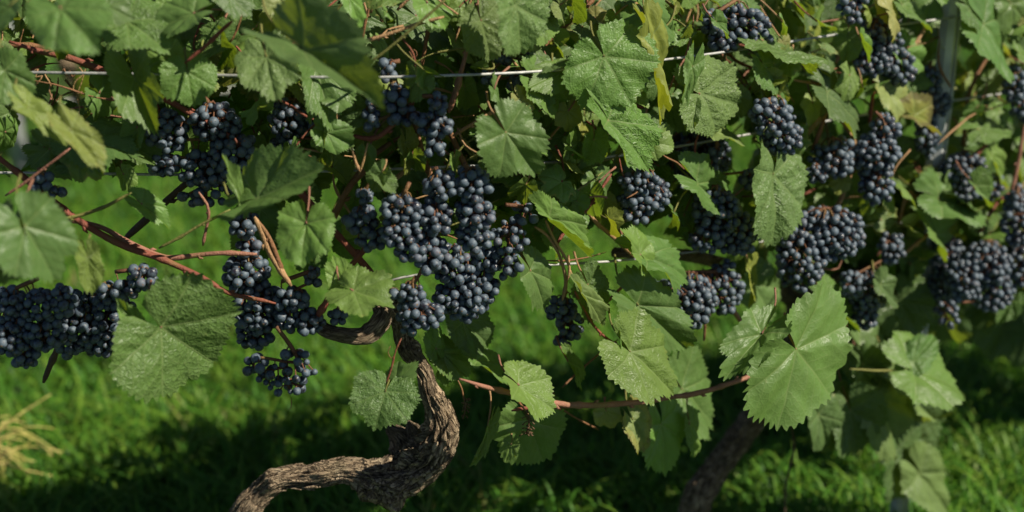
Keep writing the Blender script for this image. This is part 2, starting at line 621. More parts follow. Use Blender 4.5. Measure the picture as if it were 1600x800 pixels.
# ------------------------------------------------------------------ ground and grass
n = 60
gx = np.concatenate([np.linspace(-200, -6, 8)[:-1], np.linspace(-6, 6, n), np.linspace(6, 200, 8)[1:]])
gy = np.concatenate([np.linspace(-60, -1, 5)[:-1], np.linspace(-1, 11, n), np.linspace(11, 400, 10)[1:]])
GX, GY = np.meshgrid(gx, gy, indexing='ij')
GZ = np.array([noise.noise(Vector((x * 1.3, y * 1.3, 0))) * 0.012 - 0.012 for x, y in zip(GX.ravel(), GY.ravel())])
i, j = np.meshgrid(np.arange(len(gx) - 1), np.arange(len(gy) - 1), indexing='ij')
m_ = len(gy)
Q = np.stack([i * m_ + j, (i + 1) * m_ + j, (i + 1) * m_ + j + 1, i * m_ + j + 1], -1).reshape(-1, 4)
g = link('ground', mesh('ground', np.stack([GX.ravel(), GY.ravel(), GZ], 1), Q), M['ground'])
g['kind'] = 'structure'


def grass_field(name, cnt, y0, y1, hw, hmin, hmax, wd, seed):
    q = np.random.RandomState(seed)
    y = y0 + (y1 - y0) * q.rand(cnt)
    x = (q.rand(cnt) * 2 - 1) * (hw * y + 0.5)
    cl = np.array([noise.noise(Vector((a * 5, b * 5, 2))) + 0.6 * noise.noise(Vector((a * 14, b * 14, 8))) for a, b in zip(x, y)])
    h = (hmin + (hmax - hmin) * q.rand(cnt) ** 1.5) * (1 + 0.45 * cl)
    az = q.rand(cnt) * 2 * math.pi
    lean = h * (0.45 + 0.95 * q.rand(cnt))
    dx, dy = np.cos(az), np.sin(az)
    wx, wy = -dy, dx
    w = wd * (0.6 + 0.8 * q.rand(cnt))
    V = np.zeros((cnt, 7, 3))
    for k, (t, ws) in enumerate(((0, 1.0), (0.4, 0.9), (0.75, 0.6))):
        for s, sg in ((0, -1), (1, 1)):
            V[:, 2 * k + s, 0] = x + dx * lean * t ** 2 + sg * wx * w * ws * 0.5
            V[:, 2 * k + s, 1] = y + dy * lean * t ** 2 + sg * wy * w * ws * 0.5
            V[:, 2 * k + s, 2] = h * t * (1 - 0.25 * t * (lean / h)) - 0.01
    V[:, 6, 0] = x + dx * lean; V[:, 6, 1] = y + dy * lean; V[:, 6, 2] = h * (1 - 0.3 * (lean / h)) - 0.01
    b = (np.arange(cnt) * 7)[:, None]
    F4 = np.concatenate([b + np.array([[0, 1, 3, 2]]), b + np.array([[2, 3, 5, 4]])])
    F3 = b + np.array([[4, 5, 6]])
    me = bpy.data.meshes.new(name)
    V = V.reshape(-1, 3)
    me.vertices.add(len(V)); me.vertices.foreach_set('co', V.ravel())
    li = np.concatenate([F4.ravel(), F3.ravel()])
    me.loops.add(len(li)); me.loops.foreach_set('vertex_index', li.astype(np.int32))
    tot = np.concatenate([np.full(len(F4), 4), np.full(len(F3), 3)])
    st = np.concatenate([[0], np.cumsum(tot)[:-1]])
    me.polygons.add(len(tot)); me.polygons.foreach_set('loop_start', st.astype(np.int32)); me.polygons.foreach_set('loop_total', tot.astype(np.int32))
    me.polygons.foreach_set('use_smooth', np.ones(len(tot), bool))
    me.update(calc_edges=True)
    rr = np.clip(q.rand(cnt) * 0.9 + 0.18 * cl + 0.04, 0, 1)
    a = me.attributes.new('rnd', 'FLOAT', 'POINT'); a.data.foreach_set('value', np.repeat(rr, 7).astype(np.float32))
    a = me.attributes.new('ht', 'FLOAT', 'POINT'); a.data.foreach_set('value', np.tile([0, 0, .4, .4, .75, .75, 1], cnt).astype(np.float32))
    o = link(name, me, M['grass'])
    o['kind'] = 'stuff'
    return tag(o, 'short lush green grass covering the ground beneath and behind the vines', 'grass')


grass_field('grass', 85000, 1.45, 4.2, 0.42, 0.030, 0.080, 0.0046, 3)
o = grass_field('grass', 30000, 4.2, 10, 0.42, 0.04, 0.10, 0.010, 4)
o['label'] = 'grass of the next alley seen past the vine row'

# ------------------------------------------------------------------ vine trunks


def trunk_mesh(path_pts, seed, seg=84, step=0.0028, amp=0.16, knots=()):
    path = resample(path_pts, step)
    V, fs = tube_arrays(path, seg)
    nP = len(path)
    Lc = np.concatenate([[0], np.cumsum(np.linalg.norm(np.diff(path[:, :3], axis=0), axis=1))])
    V = V.reshape(nP, seg, 3)
    C = path[:, None, :3]
    D = V - C
    a = np.linspace(0, 2 * math.pi, seg, endpoint=False)
    disp = np.zeros((nP, seg)); 
    for i in range(nP):
        tw = Lc[i] * 3.0
        for k in range(seg):
            aa = a[k] + tw
            ca, sa = math.cos(aa), math.sin(aa)
            n1 = noise.noise(Vector((ca * 1.2, sa * 1.2, Lc[i] * 14 + seed)))
            n2 = 1 - 2 * abs(noise.noise(Vector((ca * 3.4, sa * 3.4, Lc[i] * 9 + seed * 2))))
            n3 = noise.noise(Vector((ca * 8, sa * 8, Lc[i] * 40 + seed)))
            n4 = noise.noise(Vector((ca * 14, sa * 14, Lc[i] * 60 + seed)))
            n5 = 1 - 2 * abs(noise.noise(Vector((ca * 6.5, sa * 6.5, Lc[i] * 45 + seed * 3))))
            disp[i, k] = amp * (1.0 * n1 + 0.5 * (n2 - 0.55) + 0.9 * (n5 - .5) + 0.8 * n3 + 0.6 * n4)
    V = C + D * (1 + disp)[:, :, None]
    for kp, kr, ka in knots:
        dv = V - np.array(kp)[None, None, :]
        dist = np.linalg.norm(dv, axis=2)
        nn = np.exp(-(dist / kr) ** 2)
        ex = D / (np.linalg.norm(D, axis=2)[:, :, None] + 1e-9)
        jag = 0.7 + 0.9 * disp / amp
        V = V + ex * (nn * ka * np.clip(jag, 0.2, 2))[:, :, None]
    ra = np.tile(np.cos(a) * 0.5 + 0.0, nP) + 0.0
    ra = np.tile(np.minimum(a, 2 * math.pi - a), nP)
    rt = np.repeat(Lc, seg) * 1.0
    return mesh('trunk', V.reshape(-1, 3), fs, attrs=dict(ra=ra, rt=rt, crev=(disp / amp).ravel()))


GROUP_V = 'gnarled grapevines in the near trellis row'
vine = empty('grapevine', (*at(372, 815, 0.02).xy, 0.0), 'gnarled brown grapevine with S-curved bare trunk, standing left of centre in full sun', 'grapevine', GROUP_V)
pb = at(345, 865, 0.02)
base_path = [(pb.x - 0.05, pb.y + 0.01, -0.03, 0.027), (pb.x - 0.045, pb.y, 0.10, 0.023)]
tr_px = [(377, 815, 24), (402, 775, 18), (440, 748, 17), (490, 744, 18), (545, 735, 18), (600, 744, 22), (648, 734, 27), (683, 702, 24), (692, 655, 19), (671, 612, 14), (663, 580, 12), (634, 540, 13), (628, 500, 15), (606, 470, 18), (604, 452, 12)]
knots = [(at(640, 700, -0.02), 0.030, 0.020), (at(612, 768, -0.01), 0.022, 0.020), (at(575, 760, -0.01), 0.016, 0.010), (at(600, 478, -0.01), 0.02, 0.008), (at(648, 548, -.01), .012, .006), (at(682, 622, -.01), .010, .005), (at(700, 670, -.01), .012, .005), (at(500, 735, -.01), .012, .005), (at(425, 745, -0.01), 0.012, 0.008)]
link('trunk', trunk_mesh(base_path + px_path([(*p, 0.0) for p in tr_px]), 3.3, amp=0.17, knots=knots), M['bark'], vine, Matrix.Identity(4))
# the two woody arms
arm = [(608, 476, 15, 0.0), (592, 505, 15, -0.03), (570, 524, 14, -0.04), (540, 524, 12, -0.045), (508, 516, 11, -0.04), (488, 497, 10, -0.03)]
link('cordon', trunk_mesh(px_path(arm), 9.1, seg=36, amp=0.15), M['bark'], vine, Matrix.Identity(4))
# stubs and burl spikes on the trunk
for pts in ([(655, 720, 30), (636, 700, 27), (622, 682, 17), (606, 668, 5)], [(664, 700, 24), (650, 684, 20), (642, 668, 9), (638, 658, 3)], [(600, 752, 20), (608, 778, 15), (622, 790, 8)], [(590, 744, 15), (575, 766, 9), (570, 772, 5)], [(628, 715, 15), (616, 704, 8), (610, 702, 4)], [(610, 470, 11), (598, 462, 8), (590, 458, 4)]):
    link('spur', trunk_mesh(px_path([(*p, 0.028 if p[1] < 740 and p[1] > 600 and p[0] < 670 else -0.01) for p in pts]), rng.random() * 50, seg=24, step=0.003, amp=0.34), M['bark'], vine, Matrix.Identity(4))


def bark_strips(parent, line, count, seed, off):
    q = random.Random(seed)
    path = resample(px_path([(*p, 0.0) for p in line]), 0.004)
    Va, Fa = [], []
    for _ in range(count):
        i0 = q.randrange(2, len(path) - 12)
        ln = q.randrange(5, 11)
        ang = q.uniform(0, 6.28)
        pts = []
        for k in range(ln):
            i_ = min(i0 + k, len(path) - 1)
            T = path[min(i_ + 1, len(path) - 1), :3] - path[i_ - 1, :3]
            T /= np.linalg.norm(T)
            a_ = np.cross(T, [0.2, 0.9, 0.3]); a_ /= np.linalg.norm(a_)
            b_ = np.cross(T, a_)
            lift = 1.04 + (0.22 * (k / ln) ** 2 if k > ln / 2 else 0)
            rr = path[i_, 3] * lift
            c_ = path[i_, :3] + rr * (math.cos(ang) * a_ + math.sin(ang) * b_)
            pts.append((*c_, 0.0016 * math.sin(math.pi * (k + 0.6) / (ln + 0.2)) + 0.0003))
        v, f = tube_arrays(np.array(pts), 4, base=sum(len(x) for x in Va))
        Va.append(v); Fa += f
    V = np.vstack(Va)
    o = link('bark_strips', mesh('bark_strips', V, Fa, attrs=dict(ra=V[:, 0] * 40, rt=V[:, 2] * 3, crev=np.zeros(len(V)))), M['bark'], parent, Matrix.Identity(4))
    o['kind'] = 'stuff'


bark_strips(vine, tr_px, 90, 5, 0)

vine2 = empty('grapevine', (*at(1066, 822, 0.17).xy, 0.0), 'grapevine with dark leaning trunk in shade, right of centre beneath the large round leaf', 'grapevine', GROUP_V)
b2 = at(1066, 822, 0.17)
t2 = [(1085, 795, 21, .17), (1105, 752, 20, .18), (1142, 700, 19, .20), (1180, 650, 19, .22), (1212, 600, 18, .24), (1235, 560, 18, .26), (1245, 500, 16, .24), (1240, 440, 13, .2)]
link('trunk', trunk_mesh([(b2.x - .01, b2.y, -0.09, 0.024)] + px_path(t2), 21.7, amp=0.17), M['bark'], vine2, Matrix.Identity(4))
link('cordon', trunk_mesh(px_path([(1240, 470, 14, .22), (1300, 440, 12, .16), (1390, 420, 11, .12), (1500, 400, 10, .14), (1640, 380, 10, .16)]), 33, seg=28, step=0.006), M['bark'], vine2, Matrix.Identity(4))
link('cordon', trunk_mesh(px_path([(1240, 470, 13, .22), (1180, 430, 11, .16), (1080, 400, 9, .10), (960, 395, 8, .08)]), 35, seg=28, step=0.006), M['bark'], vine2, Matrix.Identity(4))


vine_l = empty('grapevine', (*at(-420, 815, .02).xy, 0), 'grapevine whose shoots and leaves fill the left edge, its trunk outside the picture', 'grapevine', GROUP_V)
vine_r = empty('grapevine', (*at(1800, 700, .15).xy, 0), 'grapevine whose leaves fill the right edge beyond the steel post, its trunk outside the picture', 'grapevine', GROUP_V)
for v_, sd in ((vine_l, 71), (vine_r, 77)):
    x_, y_ = v_.location.x, v_.location.y
    link('trunk', trunk_mesh([(x_, y_, -.05, .025), (x_ + .03, y_, .16, .02), (x_ - .02, y_ + .01, .34, .02), (x_ + .01, y_, .5, .018)], sd, seg=28, step=.008), M['bark'], v_, Matrix.Identity(4))


def owner(px):
    return vine_l if px < 225 else vine if px < 780 else vine2 if px < 1250 else vine_r


# ------------------------------------------------------------------ canes (px, py, radius px[, off])
CANES = [
    (RED, -0.06, [(-40, 215, 6), (10, 255, 6), (65, 300, 7), (125, 345, 7), (185, 380, 7), (245, 402, 7), (300, 425, 6), (360, 458, 5), (430, 474, 4)]),
    (PINK, -0.05, [(70, 338, 4), (150, 352, 5), (200, 378, 6), (262, 402, 6), (330, 396, 5), (400, 397, 5)]),
    (RED, -0.02, [(15, 65, 5), (70, 82, 6), (115, 92, 7), (180, 118, 7), (240, 145, 7), (285, 170, 6), (340, 200, 6), (395, 240, 6), (440, 270, 7), (485, 318, 7), (525, 362, 7), (565, 410, 8), (600, 455, 9)]),
    (BROWN, -0.02, [(498, 382, 6), (523, 335, 7), (545, 295, 7), (565, 270, 8), (590, 238, 6), (625, 213, 5)]),
    (TAN, -0.05, [(568, 64, 5), (600, 55, 4), (640, 42, 4), (695, 25, 4)]),
    (PINK, -0.03, [(735, 52, 3), (726, 90, 4), (716, 130, 6), (700, 178, 6)]),
    (BROWN, -0.01, [(618, 140, 5), (636, 150, 5), (650, 200, 5), (660, 245, 6), (676, 280, 7)]),
    (BROWN, 0.0, [(690, 180, 5), (708, 215, 6), (722, 248, 6), (738, 282, 6)]),
    (TAN, -0.03, [(708, 212, 4), (745, 190, 4), (790, 163, 4)]),
    (DARK, 0.03, [(195, 375, 7), (232, 340, 8), (285, 292, 7), (340, 250, 6)]),
    (PINK, -0.12, [(8, 306, 3), (60, 270, 3), (110, 232, 3)]),
    (GRN, -0.10, [(60, 345, 3), (120, 338, 4), (160, 325, 4), (206, 302, 3)]),
    (GRN, -0.07, [(248, 388, 3), (300, 360, 3), (360, 328, 3)]),
    (RED, -0.10, [(288, 100, 3), (325, 68, 4), (362, 34, 4)]),
    (TAN, -0.08, [(398, 338, 5), (412, 372, 6), (428, 408, 6), (456, 448, 6)]),
    (BROWN, -0.08, [(404, 345, 4), (425, 382, 5), (440, 425, 5)]),
    (RED, -0.06, [(494, 498, 6), (512, 468, 7), (535, 435, 7), (558, 405, 6), (598, 360, 5)]),
    (RED, -0.04, [(868, 385, 3), (880, 365, 4), (903, 342, 4), (930, 310, 4), (955, 272, 3)]),
    (TAN, -0.02, [(900, 308, 4), (930, 345, 5), (960, 372, 6), (992, 402, 6)]),
    (PINK, -0.10, [(718, 592, 4), (760, 605, 5), (800, 614, 6), (868, 630, 6), (930, 633, 6), (985, 630, 6), (1040, 622, 5), (1090, 614, 6), (1145, 598, 5), (1200, 574, 5)]),
    (RED, -0.075, [(800, 642, 3), (830, 636, 4), (880, 636, 4), (935, 634, 4)]),
    (PINK, -0.04, [(943, 478, 3), (968, 452, 4), (996, 424, 4)]),
    (RED, -0.07, [(898, 455, 3), (915, 488, 3), (938, 520, 3), (965, 541, 3)]),
    (PINK, -0.02, [(1098, 420, 4), (1120, 450, 5), (1142, 480, 6), (1166, 514, 6)]),
    (TAN, -0.03, [(1308, 182, 4), (1328, 208, 5), (1337, 240, 6), (1322, 290, 6), (1308, 322, 6), (1276, 350, 4)]),
    (RED, -0.02, [(1366, 95, 5), (1366, 130, 5), (1362, 165, 5), (1358, 195, 4)]),
    (PINK, -0.02, [(1268, 240, 5), (1280, 210, 6), (1290, 178, 5)]),
    (TAN, -0.02, [(1418, 88, 5), (1432, 65, 5), (1448, 40, 5)]),
    (TAN, -0.04, [(1412, 398, 4), (1430, 382, 5), (1452, 364, 6)]),
    (PINK, -0.05, [(1604, 180, 5), (1596, 225, 5), (1588, 270, 6), (1578, 312, 5)]),
    (RED, -0.05, [(1512, 252, 4), (1535, 232, 5), (1568, 205, 4)]),
    (RED, -0.03, [(1530, 365, 4), (1555, 320, 4), (1580, 300, 4)]),
    (TAN, -0.05, [(835, 355, 3), (858, 372, 3), (874, 402, 3), (884, 436, 4), (878, 470, 3)]),
    (TAN, -0.055, [(852, 345, 3), (868, 378, 3), (890, 418, 3), (886, 438, 3)]),
    (DARK, 0.0, [(185, 68, 6), (225, 90, 6), (262, 112, 5)]),
    (BROWN, 0.02, [(657, 110, 4), (663, 80, 4), (672, 40, 4), (690, 0, 4)]),
    (GRN, -0.10, [(578, 97, 2.5), (630, 58, 3), (668, 25, 3), (700, -5, 3)]),
    (BROWN, 0.0, [(565, 65, 4), (572, 30, 3), (585, -10, 3)]),
    (BROWN, 0.02, [(835, 100, 5), (855, 65, 5), (890, 35, 4), (930, -5, 4)]),
    (RED, 0.0, [(972, 148, 4), (990, 162, 4), (1005, 168, 5), (1012, 148, 3), (1030, 146, 3)]),
    (RED, 0.0, [(982, 168, 4), (1000, 195, 3), (1012, 215, 3)]),
    (TAN, 0.03, [(1058, 430, 5), (1068, 470, 4), (1062, 540, 4)]),
    (BROWN, -0.02, [(900, 150, 4), (920, 100, 4), (946, 175, 4), (955, 200, 3)]),
    (GRN, -0.10, [(1328, 577, 2.5), (1370, 579, 3), (1414, 578, 3)]),
    (TAN, 0.0, [(1405, 350, 4), (1420, 300, 5), (1440, 335, 4)]),
    (BROWN, 0.02, [(1505, 235, 5), (1508, 190, 5), (1520, 130, 5), (1560, 60, 5)]),
    (TAN, -0.02, [(1240, 125, 3), (1290, 130, 4), (1330, 118, 3)]),
    (TAN, 0.0, [(1300, 110, 4), (1318, 75, 4), (1325, 40, 4), (1350, 0, 4)]),
    (DARK, 0.05, [(1234, 612, 4), (1236, 660, 3), (1240, 700, 3), (1228, 760, 3), (1226, 810, 3)]),
    (DARK, -0.02, [(68, 598, 5), (78, 570, 6), (92, 535, 6)]),
    (PINK, -0.06, [(310, 300, 3), (325, 330, 3), (316, 385, 3)]),
    (TAN, -0.06, [(549, 230, 3), (556, 255, 3), (562, 270, 4)]),
    (TAN, -0.06, [(575, 222, 2.5), (568, 250, 2.5), (562, 272, 3)]),
    (RED, -0.12, [(602, 600, 2), (612, 575, 2), (620, 548, 2), (628, 530, 2)]),
    (BROWN, -0.02, [(878, 605, 2), (905, 580, 2), (935, 552, 2), (966, 530, 2)]),
    (BROWN, -0.02, [(862, 610, 2), (880, 640, 2), (935, 672, 2)]),
    (RED, -0.05, [(545, 210, 4), (590, 215, 5), (640, 165, 5), (660, 120, 4)]),
    (TAN, -0.01, [(600, 300, 4), (612, 285, 4), (640, 262, 4), (662, 250, 4)]),
    (PINK, -0.02, [(648, 445, 3), (660, 420, 4), (668, 400, 3)]),
    (BROWN, -.07, [(716, 594, 2), (722, 608, 2), (724, 622, 2)]), (BROWN, -.08, [(796, 613, 2.5), (810, 626, 2.5), (822, 641, 2.5)]),
    (RED, 0.04, [(1210, 120, 4), (1150, 95, 4), (1120, 60, 4)]),
    (BROWN, 0.03, [(0, 70, 6), (60, 72, 6), (120, 95, 5)]),
]
for col, off, pts in CANES:
    cane(owner(pts[0][0]), pts, col, off)

# ------------------------------------------------------------------ leaves placed one by one
# jx, jy, tx, ty, off, tip off, width, nx, ny, fold, curl, colour, age
HL = [
    (86, 4, 150, 72, -.26, -.03, .9, -.1, .5, .15, .3, 'G', 0), (188, 28, 264, 72, -.12, -.02, .95, .1, .6, .2, .3, 'G', 0),
    (312, 18, 238, 40, -.12, 0, .85, .1, .8, .2, .2, 'G', 0), (378, 55, 298, 82, -.03, 0, .8, .1, .6, .3, .2, 'G', 0),
    (293, 112, 302, 166, -.09, -.01, 1.05, .2, .4, .15, .3, 'L', 0), (414, 78, 428, 152, -.13, -.03, .95, -.1, .4, .15, .4, 'P', 0),
    (205, 108, 243, 208, -.10, -.03, .75, -.35, .1, .75, .2, 'G', 0), (34, 160, 106, 224, -.20, 0, .48, .7, .5, .3, .3, 'Y', .1),
    (102, 194, 168, 266, -.22, -.01, .50, .7, .5, .3, .35, 'Y', .25), (122, 212, 214, 238, -.06, -.02, .95, .1, .5, .15, .2, 'G', 0),
    (66, 228, 152, 264, -.05, 0, .7, -.3, -.3, .2, .2, 'D', 0), (30, 340, 92, 440, -.28, 0, .95, .1, .3, .2, .3, 'G', .05),
    (18, 350, -10, 450, -.27, 0, .7, -.3, .2, .2, .3, 'D', 0), (2, 100, 42, 172, -.15, 0, .8, .2, .4, .3, .3, 'G', 0),
    (190, 268, 206, 302, -.05, 0, .9, .5, .2, .5, .2, 'L', 0), (214, 314, 269, 352, -.08, 0, .6, .3, .5, .4, .4, 'L', 0),
    (386, 320, 499, 258, -.16, -.02, .72, .0, .5, .35, .2, 'G', 0), (376, 318, 352, 242, -.15, 0, .30, .9, .2, .3, .2, 'L', 0),
    (455, 66, 592, 146, -.20, -.06, .58, -.8, .7, .55, .25, 'D', 0), (436, -4, 482, 46, -.03, 0, .95, .1, .3, .2, .2, 'C', .1),
    (540, -12, 568, 44, -.06, 0, .55, .4, .3, .2, .2, 'L', 0), (488, 88, 523, 200, -.06, -.02, .62, .3, .3, .25, .2, 'G', .12),
    (480, 338, 468, 416, -.15, -.02, 1.0, .2, .5, .15, .2, 'L', 0), (662, -2, 702, 44, -.04, 0, .95, .2, .6, .2, .3, 'L', .12),
    (748, 22, 772, 98, -.06, 0, .9, .3, .2, .2, .3, 'P', 0), (800, -4, 828, 88, -.12, 0, .95, .2, .3, .2, .35, 'P', .05),
    (640, 18, 714, 72, .05, 0, .9, .0, .1, .2, .2, 'D', 0), (598, 34, 662, 84, .06, 0, .9, .0, .1, .2, .2, 'D', 0),
    (782, 196, 841, 276, -.11, -.02, .95, .1, .35, .15, .25, 'G', 0), (944, 88, 988, 164, -.10, -.03, 1.1, -.1, .5, .15, .35, 'L', 0),
    (1010, 46, 1048, 190, -.11, 0, .36, .85, .3, .25, .25, 'Y', .12), (1084, 92, 1066, 182, -.08, 0, .42, .8, .2, .2, .2, 'L', 0),
    (1082, 144, 1164, 164, -.07, 0, .85, .1, .1, .15, .2, 'P', 0), (938, 176, 1024, 266, -.11, -.02, .62, .1, .7, .35, .2, 'L', 0),
    (928, 212, 922, 262, -.08, 0, .8, .3, .4, .3, .3, 'L', 0), (1098, 198, 1158, 208, -.04, 0, .8, .2, .6, .2, .3, 'P', 0),
    (1078, 280, 1153, 334, -.04, 0, .6, .3, .5, .3, .2, 'G', 0), (1004, 404, 974, 358, -.09, 0, .85, .4, .5, .3, .2, 'L', 0),
    (998, 396, 1085, 428, -.08, 0, .5, .1, .7, .2, .3, 'G', 0), (828, 122, 888, 166, -.05, 0, .75, .2, .5, .3, .3, 'L', 0),
    (848, 104, 910, 78, -.05, 0, .6, .0, .7, .3, .2, 'D', 0), (808, 152, 828, 190, -.06, 0, .85, .3, .4, .2, .3, 'C', .3),
    (848, 334, 926, 397, -.07, 0, .34, .5, .6, .4, .2, 'L', .1), (985, -10, 1062, 52, -.05, 0, .55, .3, .6, .3, .3, 'G', 0),
    (1105, 2, 1198, 16, 0, 0, .45, .2, .8, .2, .2, 'G', 0), (1178, 58, 1282, 96, -.05, 0, .72, .1, .7, .2, .25, 'L', 0),
    (1184, 92, 1238, 152, -.06, 0, .85, .1, .4, .2, .3, 'G', 0), (1282, 138, 1352, 188, -.05, 0, .95, -.1, .4, .15, .3, 'D', 0),
    (1206, 254, 1222, 386, -.10, -.02, .95, .3, .5, .2, .35, 'P', .05), (1378, 136, 1428, 168, -.03, 0, .85, .2, .5, .2, .3, 'C', .3),
    (1422, 178, 1472, 192, -.04, 0, .75, .2, .5, .5, .8, 'Y', .75), (1528, 28, 1592, 98, -.06, 0, 1.0, .1, .4, .2, .4, 'G', 0),
    (1506, 6, 1562, 40, -.05, 0, .9, .1, .5, .2, .3, 'G', 0), (1574, 0, 1612, 44, -.05, 0, .9, .1, .4, .2, .3, 'G', 0),
    (1522, 204, 1576, 192, -.04, 0, .75, .2, .6, .2, .3, 'L', 0), (1546, 234, 1572, 290, -.04, 0, .6, .4, .4, .2, .2, 'L', 0),
    (1406, 78, 1452, 94, -.03, 0, .8, .2, .5, .2, .4, 'L', 0), (1456, 308, 1546, 332, -.05, 0, .6, .1, .7, .3, .4, 'G', 0),
    (1326, 50, 1320, 100, -.03, 0, .85, .2, .4, .2, .3, 'L', 0), (1374, 2, 1406, 44, -.03, 0, .8, .3, .4, .2, .3, 'Y', .35),
    (1402, 2, 1460, 40, -.03, 0, .7, .2, .7, .2, .3, 'L', .1), (252, 512, 340, 576, -.18, .03, 1.04, -.1, .25, .32, .35, 'G', .06),
    (222, 520, 182, 466, -.18, 0, .42, .6, .1, .3, .2, 'L', .12), (134, 392, 148, 464, -.20, 0, .5, .4, .2, .3, .3, 'Y', .1),
    (542, 452, 614, 472, -.13, -.02, 1.0, .1, .6, .2, .3, 'L', .15), (536, 446, 520, 400, -.10, 0, .8, .2, .5, .2, .2, 'L', .05),
    (602, 612, 584, 672, -.13, -.02, 1.12, .1, .5, .1, .25, 'G', 0), (612, 604, 650, 566, -.12, .0, .65, -.4, .2, .2, .2, 'G', 0),
    (684, 546, 734, 588, .02, 0, .75, .3, .5, .2, .2, 'G', 0), (682, 552, 672, 496, .01, 0, .6, .5, .2, .2, .2, 'L', 0),
    (688, 562, 700, 604, .02, 0, .6, .3, .3, .2, .2, 'G', 0), (716, 496, 770, 542, .03, 0, .8, .1, .2, .2, .2, 'D', 0),
    (736, 558, 798, 600, .02, 0, .5, .3, .7, .3, .2, 'L', 0), (802, 596, 868, 640, -.125, -.02, .92, .1, .8, .2, .2, 'L', 0),
    (820, 645, 852, 726, -.04, 0, .95, .1, .2, .15, .2, 'G', .05), (766, 656, 741, 732, -.08, 0, .28, .7, .2, .3, .2, 'L', .05),
    (800, 690, 790, 722, -.05, 0, .7, .2, .2, .2, .2, 'L', 0), (973, 540, 1058, 612, -.14, -.02, .80, .05, .4, .2, .2, 'L', 0),
    (972, 545, 974, 490, -.13, 0, .55, .6, .3, .3, .2, 'L', 0), (984, 466, 1081, 546, -.08, -.02, .55, .0, .7, .25, .2, 'G', 0),
    (914, 436, 946, 500, -.06, 0, .75, .0, .3, .2, .2, 'G', 0), (902, 450, 948, 508, -.08, 0, .30, .6, .6, .3, .2, 'P', 0),
    (824, 414, 860, 484, -.06, 0, .65, .2, .3, .2, .3, 'G', 0), (884, 558, 914, 608, -.06, 0, .38, .5, .4, .3, .2, 'L', .1),
    (1056, 600, 1124, 660, .0, 0, .85, .0, .2, .15, .2, 'G', 0), (1030, 650, 1046, 742, -.06, -.01, .9, .2, .5, .2, .25, 'L', 0),
    (1075, 655, 1092, 715, -.06, 0, .65, .3, .4, .2, .2, 'L', 0), (984, 648, 1016, 706, -.09, 0, .68, .2, .5, .2, .2, 'C', .55),
    (946, 638, 956, 672, -.08, 0, .9, .2, .4, .2, .4, 'C', .35), (1244, 546, 1302, 618, -.26, -.02, 1.30, .05, .35, .05, .12, 'L', .02),
    (1200, 510, 1132, 588, -.22, 0, .60, -.3, .4, .3, .3, 'G', .05), (1168, 412, 1180, 480, -.04, 0, .5, .5, .3, .2, .2, 'Y', .05),
    (1176, 436, 1208, 500, .06, 0, .85, .2, .3, .2, .2, 'P', 0), (1284, 466, 1346, 506, -.05, 0, .65, .2, .7, .4, .4, 'L', 0),
    (1414, 578, 1507, 596, -.12, -.02, .95, .1, .6, .25, .3, 'L', 0), (1420, 572, 1466, 522, -.11, 0, .6, -.2, .4, .2, .2, 'G', 0),
    (1362, 608, 1420, 716, -.03, 0, .68, .1, .4, .2, .3, 'P', 0), (1384, 588, 1460, 648, -.02, 0, .55, .2, .6, .2, .2, 'P', 0),
    (1338, 540, 1396, 584, .0, 0, .8, .1, .4, .2, .2, 'P', 0), (1428, 730, 1488, 798, -.02, 0, .6, .2, .5, .2, .2, 'P', 0),
    (1284, 640, 1290, 708, .12, 0, .75, .0, .2, .2, .2, 'D', 0), (1275, 640, 1300, 700, -.06, 0, .8, .3, .2, .3, .3, 'D', 0), (1290, 625, 1312, 700, -.02, 0, .8, .3, .2, .3, .3, 'D', 0), (1325, 630, 1348, 715, -.05, 0, .8, .3, .2, .3, .3, 'D', 0), (1345, 560, 1372, 630, -.03, 0, .8, .3, .2, .3, .3, 'D', 0), (1406, 645, 1460, 724, -.0, 0, .85, .0, .2, .2, .2, 'D', 0),
    (465, 120, 500, 160, .02, 0, .9, .1, .3, .2, .2, 'Y', .1), (600, 265, 578, 300, -.10, 0, .8, .1, .5, .3, .3, 'G', 0),
    (590, 275, 622, 300, -.10, 0, .8, .1, .5, .3, .3, 'G', .05), (632, 215, 640, 275, -.03, 0, .6, .4, .3, .3, .3, 'Y', .2),
    (895, 230, 908, 256, -.05, 0, .9, .2, .4, .5, .8, 'P', 0), (850, 285, 905, 320, .0, 0, .9, .0, .3, .2, .2, 'G', 0),
    (540, 105, 528, 170, .0, 0, .9, .1, .3, .2, .2, 'D', .05), (160, 5, 210, 30, -.15, 0, .9, .1, .5, .2, .2, 'D', 0),
    (20, 5, -20, 40, -.24, 0, 1.0, .1, .5, .2, .2, 'G', 0), (350, -15, 395, 25, -.10, 0, 1.0, .1, .5, .2, .2, 'D', 0),
    (560, 185, 530, 205, -.05, 0, .7, .2, .4, .4, .5, 'P', .1), (555, 160, 560, 200, -.04, 0, .7, .2, .4, .3, .4, 'L', 0),
    (505, 205, 495, 240, -.07, 0, .7, .3, .4, .4, .4, 'P', .05), (860, 20, 880, 60, .02, 0, .9, .2, .3, .2, .3, 'G', .1),
    (905, 40, 945, 60, .0, 0, .8, .1, .4, .3, .3, 'D', 0), (885, 205, 860, 250, .0, 0, .9, .1, .3, .2, .3, 'G', 0),
    (1010, 300, 960, 330, .05, 0, .7, .1, .2, .2, .2, 'D', 0), (1200, 215, 1240, 250, -.04, 0, .8, .2, .5, .2, .3, 'P', .1),
